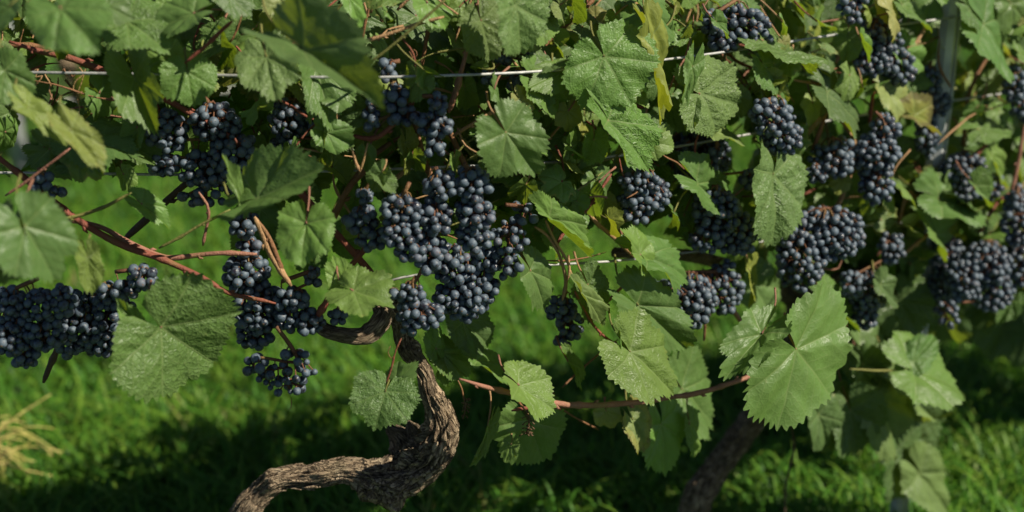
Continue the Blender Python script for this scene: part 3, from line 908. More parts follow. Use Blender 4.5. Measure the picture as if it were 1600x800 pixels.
    (1330, 400, 1300, 380, .05, 0, .8, .1, .2, .2, .2, 'D', 0), (1400, 690, 1420, 780, -.01, 0, .8, .0, .2, .2, .2, 'D', 0), (1400, 460, 1440, 530, -.0, 0, .8, .0, .2, .2, .2, 'D', 0), (1420, 380, 1440, 440, -.01, 0, .8, .2, .2, .2, .2, 'G', 0),
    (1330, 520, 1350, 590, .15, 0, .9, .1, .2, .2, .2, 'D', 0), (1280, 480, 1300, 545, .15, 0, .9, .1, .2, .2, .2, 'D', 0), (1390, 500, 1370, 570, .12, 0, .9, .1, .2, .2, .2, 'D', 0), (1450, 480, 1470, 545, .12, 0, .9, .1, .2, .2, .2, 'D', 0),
    (1262, 405, 1240, 450, -.1, 0, .8, .3, .4, .4, .3, 'G', 0), (1372, 440, 1400, 475, -.09, 0, .8, .3, .5, .4, .3, 'D', 0), (1520, 285, 1550, 320, -.09, 0, .7, .3, .5, .5, .3, 'G', 0), (1585, 465, 1560, 505, -.09, 0, .8, .3, .5, .3, .3, 'G', 0), (1345, 60, 1360, 95, -.09, 0, .6, .3, .5, .5, .3, 'L', 0), (1115, 30, 1140, 58, -.09, 0, .6, .3, .5, .5, .3, 'G', 0),
    (1560, 330, 1590, 355, .0, 0, .8, .1, .4, .2, .2, 'D', 0),
]
for q, (jx, jy, tx, ty, off, dt, w, nx, ny, fo, cu, ck, sen) in enumerate(HL):
    if w < 1.035:
        jx, jy, w = jx + .14 * (tx - jx), jy + .14 * (ty - jy), w * .86
    J, T = at(jx, jy, off), at(tx, ty, off + dt)
    me = leaf_mesh(100 + q, fold=fo, curl=cu, side=rng.uniform(0.1, 0.5), lobe=-.06 if w > 1.2 else rng.uniform(0.0, 0.11), wave=rng.uniform(0.03, 0.08), twist=rng.uniform(-.25, .25))
    d = Vector((jx - tx, jy - ty)).normalized()
    ln = (T - J).length * rng.uniform(0.5, 0.9)
    pend = J + (CRT * d.x - CUP * d.y) * ln * 0.5 + Vector((rng.uniform(-.2, .2) * ln, ln * 0.8, ln * 0.25))
    o = add_leaf(owner(jx), J, T, w, nx + (0 if w > 1.035 else rng.uniform(-.35, .6)), ny + (0 if w > 1.035 else rng.uniform(-.2, .45)), GREENS[ck], sen or rng.choice([0, 0, .05, .12]), me, pet=pend, pcol=rng.choice([PINK, GRN, GRN, TAN]))
    for a_, b_, c_ in ((252, 512, 34), (602, 612, 34), (1206, 254, 36), (973, 540, 26), (1244, 546, 12), (944, 88, 26), (1082, 144, 38), (414, 78, 32), (800, -4, 38), (748, 22, 36)):
        if abs(HL[q][0] - a_) < 2 and abs(HL[q][1] - b_) < 2:
            o.pass_index = c_
    if ck == 'C':
        o['label'] = 'pale yellowing leaf'
    elif sen >= .5:
        o['label'] = 'withered brown-edged leaf'

# ------------------------------------------------------------------ leaves filling the depth of the row
FILLM = [leaf_mesh(500 + q, fold=rng.uniform(.05, .8), curl=rng.uniform(.1, .9), side=rng.uniform(0, .8), lobe=rng.uniform(.0, .2), wave=rng.uniform(.04, .09), na=140, nr=12, twist=rng.uniform(-.4, .4)) for q in range(24)]


def canopy_low(px):
    return np.interp(px, [-50, 100, 200, 300, 430, 520, 640, 760, 850, 950, 1000, 1100, 1200, 1300, 1400, 1500, 1650],
                     [240, 250, 230, 220, 250, 270, 340, 360, 360, 330, 340, 420, 440, 430, 430, 420, 420])


tries = 0
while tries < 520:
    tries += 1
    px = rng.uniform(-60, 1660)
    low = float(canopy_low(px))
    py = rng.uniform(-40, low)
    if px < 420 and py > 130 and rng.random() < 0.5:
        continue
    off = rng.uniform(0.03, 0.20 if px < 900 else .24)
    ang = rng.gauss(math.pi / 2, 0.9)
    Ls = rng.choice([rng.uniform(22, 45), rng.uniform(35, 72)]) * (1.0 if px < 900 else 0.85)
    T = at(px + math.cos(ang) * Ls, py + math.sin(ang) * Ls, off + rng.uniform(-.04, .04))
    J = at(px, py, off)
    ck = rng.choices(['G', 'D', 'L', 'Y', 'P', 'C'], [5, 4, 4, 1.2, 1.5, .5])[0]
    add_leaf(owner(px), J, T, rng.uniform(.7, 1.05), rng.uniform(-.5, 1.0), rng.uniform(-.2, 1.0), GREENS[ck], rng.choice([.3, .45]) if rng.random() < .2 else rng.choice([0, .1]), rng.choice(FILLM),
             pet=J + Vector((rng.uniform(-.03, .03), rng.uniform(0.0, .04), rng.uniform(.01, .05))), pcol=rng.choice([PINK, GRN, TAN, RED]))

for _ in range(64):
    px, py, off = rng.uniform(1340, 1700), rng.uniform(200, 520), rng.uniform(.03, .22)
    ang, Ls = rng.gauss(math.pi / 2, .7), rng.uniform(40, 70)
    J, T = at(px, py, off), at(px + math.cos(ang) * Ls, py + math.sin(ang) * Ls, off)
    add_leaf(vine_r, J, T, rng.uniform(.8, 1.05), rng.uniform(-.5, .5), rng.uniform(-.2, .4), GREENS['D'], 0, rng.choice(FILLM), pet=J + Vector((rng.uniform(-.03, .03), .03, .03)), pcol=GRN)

for _ in range(46):
    px, py, off = rng.uniform(640, 980), rng.uniform(110, 320), rng.uniform(.05, .16)
    ang, Ls = rng.gauss(math.pi / 2, .9), rng.uniform(26, 58)
    J, T = at(px, py, off), at(px + math.cos(ang) * Ls, py + math.sin(ang) * Ls, off)
    add_leaf(owner(px), J, T, rng.uniform(.7, 1.05), rng.uniform(-.2, .9), rng.uniform(-.1, .9), GREENS[rng.choice('LLGY')], rng.choice([0, .1, .2]), rng.choice(FILLM), pet=J + Vector((rng.uniform(-.03, .03), .03, .03)), pcol=GRN)

for _ in range(26):
    px, py, off = rng.uniform(395, 575), rng.uniform(225, 390), rng.uniform(.03, .12)
    ang, Ls = rng.gauss(math.pi / 2, .9), rng.uniform(24, 52)
    J, T = at(px, py, off), at(px + math.cos(ang) * Ls, py + math.sin(ang) * Ls, off)
    add_leaf(vine, J, T, rng.uniform(.7, 1.05), rng.uniform(-.2, .9), rng.uniform(-.1, .9), GREENS[rng.choice('LGGY')], rng.choice([0, .1, .2]), rng.choice(FILLM), pet=J + Vector((rng.uniform(-.03, .03), .03, .03)), pcol=GRN)

# small leaves and thin shoots in front of the fill, kept off the bunches
KEEP = [(262, 205, 45), (335, 190, 50), (365, 240, 45), (320, 275, 50), (606, 130, 35), (635, 182, 40), (682, 195, 50), (812, 130, 30), (570, 345, 45), (628, 350, 65), (690, 340, 60), (740, 330, 60),
        (800, 370, 55), (650, 490, 50), (730, 450, 65), (380, 370, 40), (395, 470, 70), (470, 490, 45), (430, 580, 60), (60, 500, 95), (160, 500, 75), (1003, 310, 50), (1028, 462, 40), (1090, 480, 60), (880, 505, 40),
        (1150, 45, 55), (1375, 85, 50), (1212, 200, 45), (1372, 240, 55), (1295, 260, 35), (1290, 390, 75), (1350, 460, 40), (1505, 270, 45), (1540, 440, 55), (290, 540, 110), (1240, 550, 95), (1090, 265, 75), (1120, 215, 50), (1130, 440, 55), (1485, 75, 36), (1480, 130, 36), (1474, 185, 36), (1467, 240, 36), (1487, 25, 30), (515, 85, 75), (945, 115, 65)]
placed = 0
while placed < 240:
    px, py = rng.uniform(-20, 1620), rng.uniform(-20, 420)
    if py > float(canopy_low(px)) + 20 or any((px - a) ** 2 + (py + 15 - b) ** 2 < c * c for a, b, c in KEEP):
        continue
    if px < 900 and 70 < py < 125 and rng.random() < .6:
        continue
    placed += 1
    off = rng.uniform(-.07, .03)
    ang = rng.gauss(math.pi / 2, 1.0)
    Ls = rng.choice([rng.uniform(16, 32), rng.uniform(28, 52)]) * (1.0 if px < 900 else .85)
    J, T = at(px, py, off), at(px + math.cos(ang) * Ls, py + math.sin(ang) * Ls, off + rng.uniform(-.02, .02))
    ck = rng.choices(['G', 'L', 'Y', 'P', 'C'], [4, 5, 1.4, 1.2, .25])[0]
    add_leaf(owner(px), J, T, rng.uniform(.5, 1.0), rng.uniform(-.4, 1.1), rng.uniform(-.1, 1.0), GREENS[ck], rng.choice([0, .1, .1, .1, .3]), rng.choice(FILLM),
             pet=J + Vector((rng.uniform(-.04, .04), rng.uniform(0.01, .05), rng.uniform(-.01, .04))), pcol=rng.choice([PINK, GRN, TAN, RED]))
for _ in range(140):
    px, py = rng.uniform(0, 1600), rng.uniform(-20, 430)
    if py > float(canopy_low(px)) + 60:
        continue
    a, ln, off = rng.uniform(-2.8, .3), rng.uniform(50, 150), rng.uniform(-.05, .08)
    pts, x, y = [], px, py
    for k in range(5):
        pts.append((x, y, rng.uniform(1.5, 4.0) * (1 - .1 * k)))
        a += rng.uniform(-.35, .35)
        x += math.cos(a) * ln / 4; y += math.sin(a) * ln / 4
    cane(owner(px), pts, rng.choice([TAN, TAN, PINK, RED, BROWN, GRN]), off, 'shoot', seg=7)

# unseen row foliage above and beside the picture, shaped to cast shade
for vn, x0, x1, seed in ((vine, -500, 1000, 5), (vine_r, 1000, 2300, 6)):
    q = random.Random(seed)
    src = FILLM[:6]
    Vs, Fs, at_vs, at_vt, at_e, UVs = [], [], [], [], [], []
    base = 0
    small = []
    for k in range(5):
        me = leaf_mesh(700 + k + seed * 10, fold=.3, curl=.4, side=.3, na=40, nr=4)
        v = np.array([x.co[:] for x in me.vertices]); f = [list(p.vertices) for p in me.polygons]
        g_ = lambda nm: np.array([d.value for d in me.attributes[nm].data])
        small.append((v, f, g_('vs'), g_('vt'), g_('edge')))
    for nn in range(70 if x0 < 0 else 270):
        px, py, off = q.uniform(x0, x1), q.uniform(-190, 760), q.uniform(-.10, .2)
        if nn > 90:
            px, py = q.uniform(1690, 2050), q.uniform(60, 520)  # extra leaves out of view, added to shade the post and right side
        if -70 < px < 1680 and py > -70:
            continue
        if px < -70 and py > 380 or (px < 1680 and q.random() < .2):
            continue
        J = at(px, py, off)
        if px < 1680 and q.random() < .6:
            J.z = q.uniform(1.45, 1.95)  # raised out of view to throw a shadow band on the grass
        T = J + Vector((q.uniform(-.05, .05), q.uniform(-.03, .03), q.uniform(-.06, -.02)))
        mw = np.array(leaf_matrix(J, T, q.uniform(-.5, .6), q.uniform(0, .8), .95))
        v, f, a1, a2, a3 = small[q.randrange(5)]
        Vs.append(v @ mw[:3, :3].T + mw[:3, 3]); Fs += [[i + base for i in ff] for ff in f]
        UVs.append(v[:, :2]); at_vs.append(a1); at_vt.append(a2); at_e.append(a3)
        base += len(v)
    o = link('unseen_shade_foliage', mesh('unseen_shade_foliage', np.vstack(Vs), Fs, attrs=dict(vs=np.concatenate(at_vs), vt=np.concatenate(at_vt), edge=np.concatenate(at_e)), uv=np.vstack(UVs)), M['leaf'], vn, Matrix.Identity(4))
    o['kind'] = 'stuff'
    o.color = (*GREENS['G'], 1)

# ------------------------------------------------------------------ grapes


def berry_mesh(k):
    n1, n2 = 18, 11
    V = [(0, 0, 1)]
    for i in range(1, n2):
        t = math.pi * i / n2
        for j in range(n1):
            a = 2 * math.pi * j / n1
            V.append((math.sin(t) * math.cos(a), math.sin(t) * math.sin(a), math.cos(t)))
    V.append((0, 0, -1))
    fs = [[0, 1 + j, 1 + (j + 1) % n1] for j in range(n1)]
    for i in range(n2 - 2):
        for j in range(n1):
            a, b = 1 + i * n1 + j, 1 + i * n1 + (j + 1) % n1
            fs.append([a, a + n1, b + n1, b])
    l0 = 1 + (n2 - 2) * n1
    fs += [[l0 + j, len(V) - 1, l0 + (j + 1) % n1] for j in range(n1)]
    V = np.array(V)
    V = V * (1 + 0.07 * np.array([noise.noise(Vector(v) * 1.3 + Vector((k * 5, 0, 0))) for v in V]))[:, None]
    return mesh('berry', V, fs)


BERRY = [berry_mesh(k) for k in range(8)]
BR = 0.0050
GB = 'dark blue grape bunches hanging along the trellis row'


def bunch(label, ells, off, top, tries=900, br=BR, scol=RED, gap=0.86):
    """ells: (cx, cy, rx, ry[, off]) in picture points; top: where the stalk hangs from"""
    q = random.Random(int(sum(e[0] * 3 + e[1] for e in ells)))
    Tp = at(top[0], top[1], top[2] if len(top) > 2 else off)
    root = empty('grape_bunch', Tp, label, 'grape bunch', GB)
    if ells[0][0] > 1090:
        gap += .07
    P, Rr = [], []
    PA, RA = np.zeros((400, 3)), np.zeros(400)
    for e in ells:
        eo = e[4] if len(e) > 4 else off
        c = at(e[0], e[1], eo)
        s = mpp(e[0], e[1], eo)
        e = (e[0], e[1], e[2] * 1.2, e[3] * 1.2)
        rx, rz = max(e[2] * s - br * .8, br * .2), max(e[3] * s - br * .8, br * .2)
        ry = max(min(rx, rz) * 0.95, min(br * 1.6, max(rx, rz)))
        area = (rx + br) * (rz + br) / br ** 2
        for _ in range(int(min(2600, 200 + 70 * area))):
            d = Vector((q.gauss(0, 1), q.gauss(0, 1), q.gauss(0, 1))).normalized() * q.uniform(0.45, 1.0) ** 0.5
            p = c + CRT * d.x * rx + CUP * d.z * rz - CFWD * d.y * ry
            r = br * (q.uniform(0.82, 1.14) if q.random() < .93 else q.uniform(.55, .75))
            k = len(P)
            if k:
                dd = ((PA[:k] - (p.x, p.y, p.z)) ** 2).sum(1)
                if (dd < (gap * (RA[:k] + r)) ** 2).any():
                    continue
            PA[k] = p; RA[k] = r
            if k > 250:
                break
            P.append(tuple(p)); Rr.append(r)
    # stalk: from where it hangs through the middles of the clusters, a pedicel to each berry
    axis = [Vector(Tp)]
    for e in sorted(ells, key=lambda e: e[1]):
        eo = e[4] if len(e) > 4 else off
        axis.append(at(e[0], e[1] - e[3] * 0.55, eo)); axis.append(at(e[0], e[1] + e[3] * 0.35, eo))
    ap = resample([(*a, 0.0022 if k < 2 else 0.0016) for k, a in enumerate(axis)], 0.008)
    Vs, Fs, b0 = [], [], 0
    v, f = tube_arrays(ap, 6); Vs.append(v); Fs += f; b0 += len(v)
    for p, r in zip(P, Rr):
        p = np.array(p)
        dd = np.linalg.norm(ap[:, :3] - p[None] + np.array([0, 0, -0.006]), axis=1)
        a = ap[dd.argmin(), :3]
        if dd.min() > 0.04:
            a = p + (a - p) * 0.04 / dd.min()
        md = (a + p) / 2 + np.array([0, 0, 0.004])
        v, f = tube_arrays(np.array([(*a, .0010), (*md, .0008), (*p, .0009)]), 4, cap=False, base=b0)
        Vs.append(v); Fs += f; b0 += len(v)
        mb = Matrix.Translation(Tp)
    o = link('stalk', mesh('stalk', np.vstack(Vs) - np.array(Tp)[None], Fs), M['stem'], root, Matrix.Translation(Tp))
    o.color = (0.12, 0.05, 0.025, 1)
    for p, r in zip(P, Rr):
        pv = Vector(p)
        dd = np.linalg.norm(ap[:, :3] - np.array(p)[None], axis=1)
        out = (pv - Vector(ap[dd.argmin(), :3]))
        out = (out.normalized() + Vector((q.uniform(-.5, .5), q.uniform(-.5, .5), q.uniform(-.6, .2)))).normalized()
        mw = Matrix.Translation(pv) @ out.to_track_quat('Z', 'Y').to_matrix().to_4x4() @ Matrix.Diagonal((r, r, r * q.uniform(1.0, 1.10), 1))
        link('berry', BERRY[q.randrange(8)], M['berry'], root, mw)
    return root


BUNCH = [
    ('broad grape bunch with two shoulders under the folded dark leaf, upper left', [(262, 205, 32, 32), (335, 190, 38, 28), (365, 240, 36, 36), (255, 255, 26, 20), (320, 265, 36, 30), (322, 302, 38, 22)], .02, (318, 150)),
    ('dim half-hidden grape bunch behind leaves between the upper left and upper centre bunches', [(452, 190, 28, 34), (500, 190, 26, 24), (520, 208, 16, 18), (440, 225, 18, 14)], .05, (470, 145)),
    ('slender grape bunch with a wing to the left, hanging above the central clusters', [(606, 112, 15, 20), (618, 155, 20, 24), (580, 180, 16, 24), (635, 182, 30, 16)], -.02, (625, 95)),
    ('conical grape bunch hanging to the right of the slender upper one', [(685, 162, 17, 18), (678, 195, 28, 22), (680, 226, 18, 20)], -.03, (660, 150)),
    ('small grape bunch on the top wire under the pale crinkled leaf', [(812, 130, 20, 20), (765, 120, 14, 15), (828, 92, 10, 12), (786, 92, 14, 10)], .03, (795, 80)),
    ('loose winged grape bunch forming the left side of the central cluster', [(570, 305, 16, 14), (565, 345, 26, 24), (585, 375, 28, 18)], -.04, (590, 270)),
    ('large pale-bloomed grape bunch at the middle of the picture', [(628, 325, 32, 24), (628, 362, 32, 28), (640, 392, 24, 22)], -.06, (640, 285)),
    ('long narrow grape bunch just right of the large pale-bloomed one', [(690, 290, 28, 24), (680, 340, 26, 30), (672, 392, 24, 34)], -.05, (680, 262)),
    ('full sunlit grape bunch hanging from the brown cane, right half of the central cluster', [(738, 290, 28, 28), (742, 335, 30, 30), (740, 370, 28, 22)], -.05, (725, 255)),
    ('grape bunch with bare red stalks at the right edge of the central cluster', [(818, 335, 22, 20), (795, 372, 28, 26), (790, 410, 26, 24)], -.02, (790, 320)),
    ('compact grape bunch hanging over the top of the bare trunk', [(640, 460, 26, 18), (655, 492, 34, 24), (640, 510, 18, 14)], -.06, (650, 432)),
    ('shaded grape bunch below the central cluster, right of the trunk top', [(708, 420, 30, 26), (745, 450, 32, 34), (712, 468, 34, 26), (728, 490, 24, 14), (700, 398, 26, 20), (755, 405, 26, 22)], .0, (720, 390)),
    ('small grape bunch behind the peeling cane, above the left tangle', [(380, 352, 24, 22), (388, 385, 20, 18)], .0, (385, 325)),
    ('dark grape bunch in the tangle left of the peeling cane', [(385, 428, 34, 30), (402, 480, 38, 40), (398, 525, 28, 22)], .0, (390, 400)),
    ('sparse grape bunch right of the peeling cane above the woody arm', [(455, 468, 28, 20), (482, 502, 26, 22), (450, 500, 20, 18), (490, 432, 14, 16)], -.02, (440, 440)),
    ('small open grape bunch with red stalks hanging lowest left of the trunk', [(402, 572, 20, 24), (448, 585, 44, 20), (460, 560, 24, 18), (452, 605, 32, 14), (470, 600, 14, 10)], -.05, (432, 510)),
    ('few grapes hanging under the yellow-tinged leaf beside the woody arm', [(527, 494, 17, 13)], -.01, (535, 465)),
    ('pale-bloomed grape bunch cut by the left edge of the picture', [(15, 470, 24, 24), (60, 478, 30, 26), (20, 520, 30, 34), (95, 470, 22, 24), (40, 555, 20, 20), (70, 520, 30, 28)], -.06, (60, 435)),
    ('dark shaded grape bunch left of the big drooping leaf', [(128, 500, 30, 44), (172, 495, 34, 48), (160, 530, 40, 26), (110, 540, 20, 20)], -.01, (150, 440)),
    ('grapes spreading above the big drooping leaf at left', [(222, 432, 22, 20), (196, 452, 26, 16), (160, 452, 14, 14)], -.03, (180, 425)),
    ('small grape bunch half hidden at the far left below the yellow leaf', [(68, 285, 20, 16), (88, 300, 14, 14)], -.05, (60, 262)),
    ('pale blue grape bunch under the lit folded leaf right of centre', [(1000, 285, 32, 22), (1005, 312, 36, 22), (995, 338, 24, 14), (1032, 300, 16, 18)], .0, (1010, 262)),
    ('deep shaded grape bunch behind the pale blue one', [(1085, 240, 50, 44), (1075, 300, 46, 50), (1060, 350, 36, 30)], .12, (1070, 190)),
    ('few lit grapes below the crinkled leaf in front of the shaded bunch', [(1108, 268, 15, 18), (1120, 240, 12, 14), (1168, 278, 14, 16)], .02, (1120, 215)),
    ('wide grape bunch with pale bare stalks on a pink cane, dark below', [(1028, 462, 26, 26), (1075, 470, 40, 40), (1128, 450, 30, 40), (1100, 520, 30, 34)], .0, (1075, 425)),
    ('small black grape bunch in shadow left of the green folded leaves', [(878, 485, 24, 22), (890, 510, 22, 22), (880, 530, 16, 14)], .03, (885, 455)),
    ('grape bunch at the top edge, right of centre, above the long wire', [(1150, 40, 48, 28), (1130, 65, 26, 20), (1190, 62, 16, 18), (1115, 35, 20, 20)], .0, (1150, 0)),
    ('grape bunch on the wire left of the steel post', [(1372, 60, 34, 28), (1365, 92, 28, 26), (1405, 105, 24, 28), (1350, 100, 16, 16)], .0, (1370, 30)),
    ('grape bunch tucked under the large lit leaf, left of the red canes', [(1208, 185, 32, 28), (1222, 215, 30, 26), (1190, 172, 18, 18)], .0, (1215, 150)),
    ('tapering grape bunch hanging from the red upright cane', [(1382, 205, 22, 26), (1368, 240, 34, 30), (1370, 285, 26, 34)], .0, (1368, 175)),
    ('loose grape bunch behind the bent tan cane', [(1300, 250, 34, 26), (1278, 270, 18, 16), (1320, 235, 18, 20)], .03, (1300, 215)),
    ('largest dark grape bunch at right, under the bent tan cane', [(1290, 365, 54, 40), (1250, 405, 36, 46), (1310, 405, 50, 40), (1335, 355, 26, 30), (1275, 435, 30, 26)], .0, (1290, 325)),
    ('drooping lit grape bunch between the largest dark bunch and the steel post', [(1355, 455, 30, 30), (1352, 490, 20, 26), (1392, 388, 20, 26), (1330, 445, 20, 20)], -.02, (1370, 400)),
    ('narrow grape bunch showing at both sides of the steel post', [(1452, 130, 18, 28), (1448, 205, 18, 40), (1470, 160, 16, 20)], .04, (1455, 95)),
    ('grape bunch just right of the steel post at middle height', [(1505, 268, 36, 28), (1545, 290, 20, 24), (1500, 300, 24, 20)], .0, (1510, 235)),
    ('heavy grape bunch on the red stalk at lower right', [(1540, 415, 36, 34), (1548, 455, 32, 30), (1505, 440, 26, 30), (1480, 490, 20, 24)], .0, (1545, 375)),
    ('grape bunch cut by the right edge of the picture at middle height', [(1590, 340, 24, 44), (1595, 410, 22, 40)], .0, (1590, 295)),
    ('grape bunch cut by the right edge near the top', [(1585, 130, 20, 28), (1598, 165, 18, 26)], .02, (1588, 100)),
    ('dark grape bunch filling the gap between the pale blue bunch and the largest dark bunch', [(1120, 330, 36, 34), (1150, 365, 34, 32), (1105, 372, 26, 24)], -.01, (1120, 290)),
    ('shaded grape bunch in the dark gap low and just right of the steel post', [(1478, 400, 26, 30), (1470, 445, 22, 28)], .02, (1480, 365)),
    ('few grapes at the top edge between yellow leaves', [(1322, 12, 16, 14), (1345, 2, 14, 12), (1335, 30, 12, 12)], .02, (1330, -15)),
]
for label, ells, off, top in BUNCH:
    bunch(label, ells, off - (.035 if ells[0][0] < 1180 or 'post' in label else .09), top, gap=1.08 if 'open' in label or 'bare red' in label else .86)


def bare_stalk(label, px, py, s, off, seed):
    q = random.Random(seed)
    Tp = at(px, py, off)
    Vs, Fs, b0 = [], [], 0
    k = mpp(px, py, off) * s
    main = resample([(0, 0, 0, .0015), (.2 * k, 0, -.8 * k, .0012), (0.05 * k, 0, -1.7 * k, .0008)], .004)
    v, f = tube_arrays(main, 5); Vs.append(v); Fs += f; b0 += len(v)
    for _ in range(26):
        a = main[q.randrange(len(main) // 4, len(main)), :3]
        d = np.array([q.gauss(0, 1), q.gauss(0, 1), q.gauss(-.3, .6)]); d *= q.uniform(.25, .55) * k / np.linalg.norm(d)
        v, f = tube_arrays(np.array([(*a, .0007), (*(a + d * .6 + [0, 0, .001]), .0006), (*(a + d), .0011)]), 4, base=b0)
        Vs.append(v); Fs += f; b0 += len(v)
    o = link('bare_grape_stalk', mesh('bare_grape_stalk', np.vstack(Vs), Fs), M['stem'], None, Matrix.Translation(Tp))
    o.color = (0.085, 0.045, 0.022, 1)
    tag(o, label, 'grape stalk', 'grape stalks stripped of fruit')


bare_stalk('dry reddish grape stalk without fruit hanging from the low pink cane', 822, 640, 24, -.07, 1)
bare_stalk('small dark bare grape stalk dangling right of the trunk', 724, 620, 18, -.06, 2)

# ------------------------------------------------------------------ wires, post


def wire(label, pts, rad, mat='wire'):
    path = resample([(*at(p[0], p[1], p[2]), rad) for p in pts], 0.03)
    mw = Matrix.Translation(path[0, :3])
    V, fs = tube_arrays(local(path, mw), 8)
    return tag(link('trellis_wire', mesh('trellis_wire', V, fs), M[mat], None, mw), label, 'wire', 'trellis wires of the near row')


wire('pale top trellis wire running across the upper part of the row to the steel post', [(-300, 110, -.03), (30, 113, -.06), (370, 118, -.07), (530, 121, -.07), (665, 119, -.06), (865, 110, -.06), (1090, 87, -.05), (1300, 55, -.02), (1482, 28, -.01), (1900, -30, 0)], .0015)
wire('pale middle trellis wire passing behind the left grape bunch', [(-300, 268, .0), (140, 271, .0), (265, 273, .0), (410, 270, .0), (530, 267, .0), (760, 258, .0), (945, 246, .02), (1200, 205, .02), (1470, 160, .01), (1900, 100, 0)], .0015)
wire('pale low trellis wire reaching from the trunk head past the lower right bunches', [(604, 440, .02), (660, 428, .03), (800, 417, .0), (990, 405, .0), (1200, 376, .0), (1360, 352, .0), (1455, 343, .0), (1900, 300, 0)], .0014)

# steel post: a rolled profile with two ribs, hooks along its edges
pt, pbm = at(1487, 20, .02), at(1405, 790, .02)
post_xy = Vector((at(1462, 270, .02).x, at(1462, 270, .02).y))
po = empty('trellis_post', (post_xy.x, post_xy.y, 0), 'grey galvanised steel trellis post with two ribs, standing at the right', 'post')
prof = [(-.017, .012), (-.017, -.002), (-.010, -.012), (-.004, -.012), (-.002, -.001), (.002, -.001), (.004, -.012), (.010, -.012), (.017, -.002), (.017, .012), (.0145, .012), (.0145, 0), (.009, -.0095), (.0055, -.0095), (.0035, .0014), (-.0035, .0014), (-.0055, -.0095), (-.009, -.0095), (-.0145, 0), (-.0145, .012)]
V = [(x * .78, y * .78, z) for z in (-.2, 1.45) for x, y in prof]
k_ = len(prof)
fs = [[i, (i + 1) % k_, k_ + (i + 1) % k_, k_ + i] for i in range(k_)] + [list(range(k_))[::-1], list(range(k_, 2 * k_))]
link('rail', mesh('rail', V, fs, smooth=False), M['steel'], po, Matrix.Translation((post_xy.x, post_xy.y, 0)) @ Matrix.Rotation(R(46), 4, 'Z'))
hk = None
for z in np.arange(.12, 1.4, .075):
    for s in (-1, 1):
        if hk is None:
            pth = resample([(0, 0, 0, .0015), (.006, -.002, .004, .0015), (.007, -.002, .014, .0014)], .004)
            v, f = tube_arrays(pth, 6)
            hk = mesh('hook', v, f)
        link('hook', hk, M['steel'], po, Matrix.Translation((post_xy.x, post_xy.y, z)) @ Matrix.Rotation(R(46) + (math.pi if s < 0 else 0), 4, 'Z') @ Matrix.Translation((.0125, 0, 0)))


def tendril(vn, pts, col=TAN, rad=1.6):
    cane(vn, [(p[0], p[1], rad) for p in pts], col, -.045, 'tendril', nodes=False, seg=6)


tendril(vine, [(52, 112), (60, 108), (56, 120), (66, 118), (60, 128), (55, 134)])
tendril(vine, [(68, 112), (74, 122), (80, 132), (78, 142), (84, 156)])
tendril(vine, [(125, 105), (132, 116), (120, 126), (114, 140), (124, 150), (116, 158)])
tendril(vine, [(135, 108), (128, 130), (120, 150), (124, 170), (121, 192)], TAN, 1.2)
tendril(vine, [(95, 114), (100, 108), (104, 118), (110, 110), (114, 120), (120, 112)], BROWN)
tendril(vine, [(442, 240), (438, 248), (445, 252), (452, 246), (448, 238)], GRN, 1.2)
tendril(vine, [(640, 80), (646, 92), (652, 86), (648, 78), (644, 88), (650, 100)], BROWN, 1)
tendril(vine, [(528, 128), (526, 160), (526, 200)], TAN, 1.5)
tendril(vine, [(610, 540), (606, 550), (612, 560), (618, 552)], BROWN, 1)
tendril(vine2, [(1180, 585), (1182, 600), (1178, 605), (1170, 612)], GRN, 1.2)
tendril(vine, [(455, 622), (456, 634), (452, 640)], BROWN, 1)

# ------------------------------------------------------------------ dry tuft at the lower left


def ground_pt(px, py, z=0.0):
    v = -(py - 400) / F
    d = (z - CAM_H) / (-SP + v * CP)
    return Vector(((px - 800) / F * d, d * (CP + v * SP), z))


c0 = Vector((at(-20, 772, .56).x, at(-20, 772, .56).y, 0))
zt = max(.05, at(-20, 772, .56).z)
q = random.Random(4)
Vs, Fs, b0 = [], [], 0
for k in range(24):
    a = q.uniform(-.5, 1.9)
    ln = q.uniform(.06, .14)
    d = Vector((math.cos(a) * .95, math.sin(a) * .3, q.uniform(-.1, .75))).normalized() * ln
    s0 = Vector((q.gauss(0, .016), q.gauss(0, .016), 0.0))
    s1 = Vector((q.gauss(0, .014), q.gauss(0, .012), zt + q.uniform(-.03, .03)))
    v, f = tube_arrays(resample([(*s0, .0020), (*s1, .0016), (*(s1 + d * .5 + Vector((0, 0, .008 + q.uniform(-.02, .02)))), .0016), (*(s1 + d + Vector((0, 0, q.uniform(-.03, .01)))), .0007)], .02), 5, base=b0)
    Vs.append(v); Fs += f; b0 += len(v)
tf = link('dry_grass_tuft', mesh('dry_grass_tuft', np.vstack(Vs), Fs), M['straw'], None, Matrix.Translation(c0))
tag(tf, 'tuft of stiff straw-yellow grass at the lower left corner', 'grass tuft')

# ------------------------------------------------------------------ the next row, far behind


def bg_y(x):
    return 4.25 + 0.45 * x


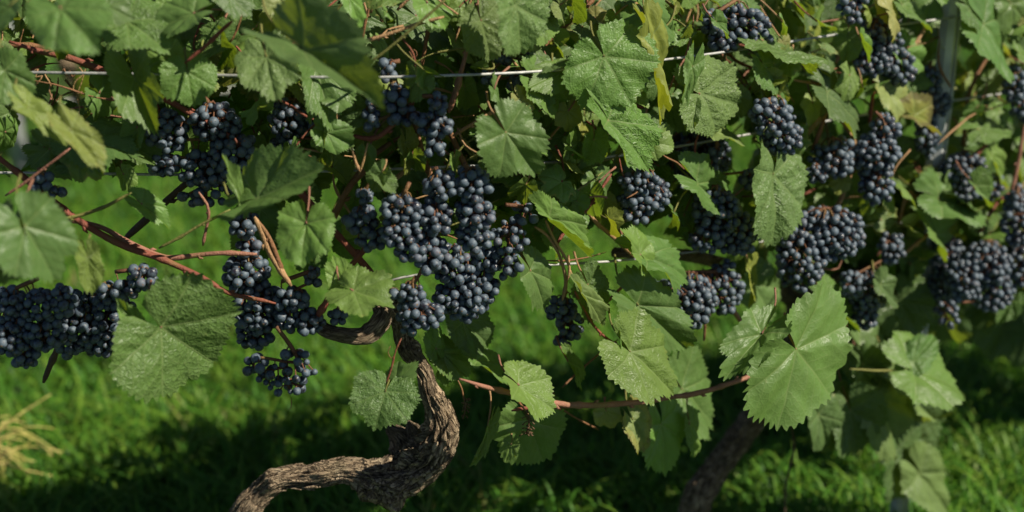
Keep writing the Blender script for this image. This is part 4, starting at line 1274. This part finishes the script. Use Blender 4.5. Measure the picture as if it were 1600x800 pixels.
GBG = 'grapevines of the next row, out of focus'
bgleaf = []
for k in range(5):
    me = leaf_mesh(900 + k, fold=.3, curl=.4, side=.3, na=34, nr=3)
    bgleaf.append((np.array([x.co[:] for x in me.vertices]), [list(p.vertices) for p in me.polygons]))
BGL = ['leftmost vine of the blurred row behind', 'blurred vine behind the upper left bunches, right of the pale far post', 'blurred vine of the next row behind the upper centre', 'blurred vine of the next row just right of the centre at the top', 'blurred vine of the next row behind the upper right bunches', 'rightmost vine of the blurred row behind']
for k, x in enumerate((-2.05, -1.2, -.35, .55, 1.5, 2.6)):
    q = random.Random(40 + k)
    y = bg_y(x)
    bv = empty('grapevine', (x, y, 0), BGL[k], 'grapevine', GBG)
    link('trunk', trunk_mesh([(x, y, -.03, .03), (x + .04, y, .2, .026), (x - .02, y + .03, .42, .024), (x + .05, y, .62, .02)], 60 + k, seg=20, step=.02), M['bark'], bv, Matrix.Identity(4))
    Vs, Fs, b0 = [], [], 0
    UVs, A1 = [], []
    for _ in range(230):
        z = .18 + 1.1 * q.random() ** .8
        J = Vector((x + q.uniform(-.55, .55), y + q.gauss(0, .12) + .2 * q.uniform(-.5, .5), z))
        T = J + Vector((q.uniform(-.08, .08), q.uniform(-.05, .05), q.uniform(-.11, -.03)))
        mw = np.array(leaf_matrix(J, T, q.uniform(-.6, .6), q.uniform(-.2, .9), 1.0))
        v, f = bgleaf[q.randrange(5)]
        Vs.append(v @ mw[:3, :3].T + mw[:3, 3]); Fs += [[i + b0 for i in ff] for ff in f]; b0 += len(v)
        UVs.append(v[:, :2])
    V = np.vstack(Vs)
    o = link('crown', mesh('crown', V, Fs, attrs=dict(vs=np.full(len(V), .2), vt=np.full(len(V), .3), edge=np.full(len(V), .5)), uv=np.vstack(UVs)), M['leaf'], bv, Matrix.Identity(4))
    o['kind'] = 'stuff'
    o.color = (*GREENS[q.choice(['G', 'D'])], .8)

for x, lab, mt, wd in ((-1.30, 'pale blurred post of the next row behind the upper left leaves', 'steel', .022), (.33, 'tan blurred wooden post of the next row at the top, right of centre', 'tan', .03)):
    y = bg_y(x) - .05
    V, fs = tube_arrays(np.array([(0, 0, -.2, wd), (0, 0, .6, wd * 1.02), (.01, 0, 1.5, wd), (.01, 0, 1.515, wd * .8)]), 14)
    tag(link('vineyard_post', mesh('vineyard_post', V, fs), M[mt], None, Matrix.Translation((x, y, 0))), lab, 'post', 'posts of the next row')
path = resample([(x, bg_y(x) - .08, .20 + .01 * math.sin(x * 3), .006) for x in np.linspace(-3, 4, 15)], .1)
V, fs = tube_arrays(path, 8)
tag(link('trellis_wire', mesh('trellis_wire', V, fs), M['wire'], None, Matrix.Identity(4)), 'pale blurred low wire of the next row, seen at the top right of centre', 'wire')
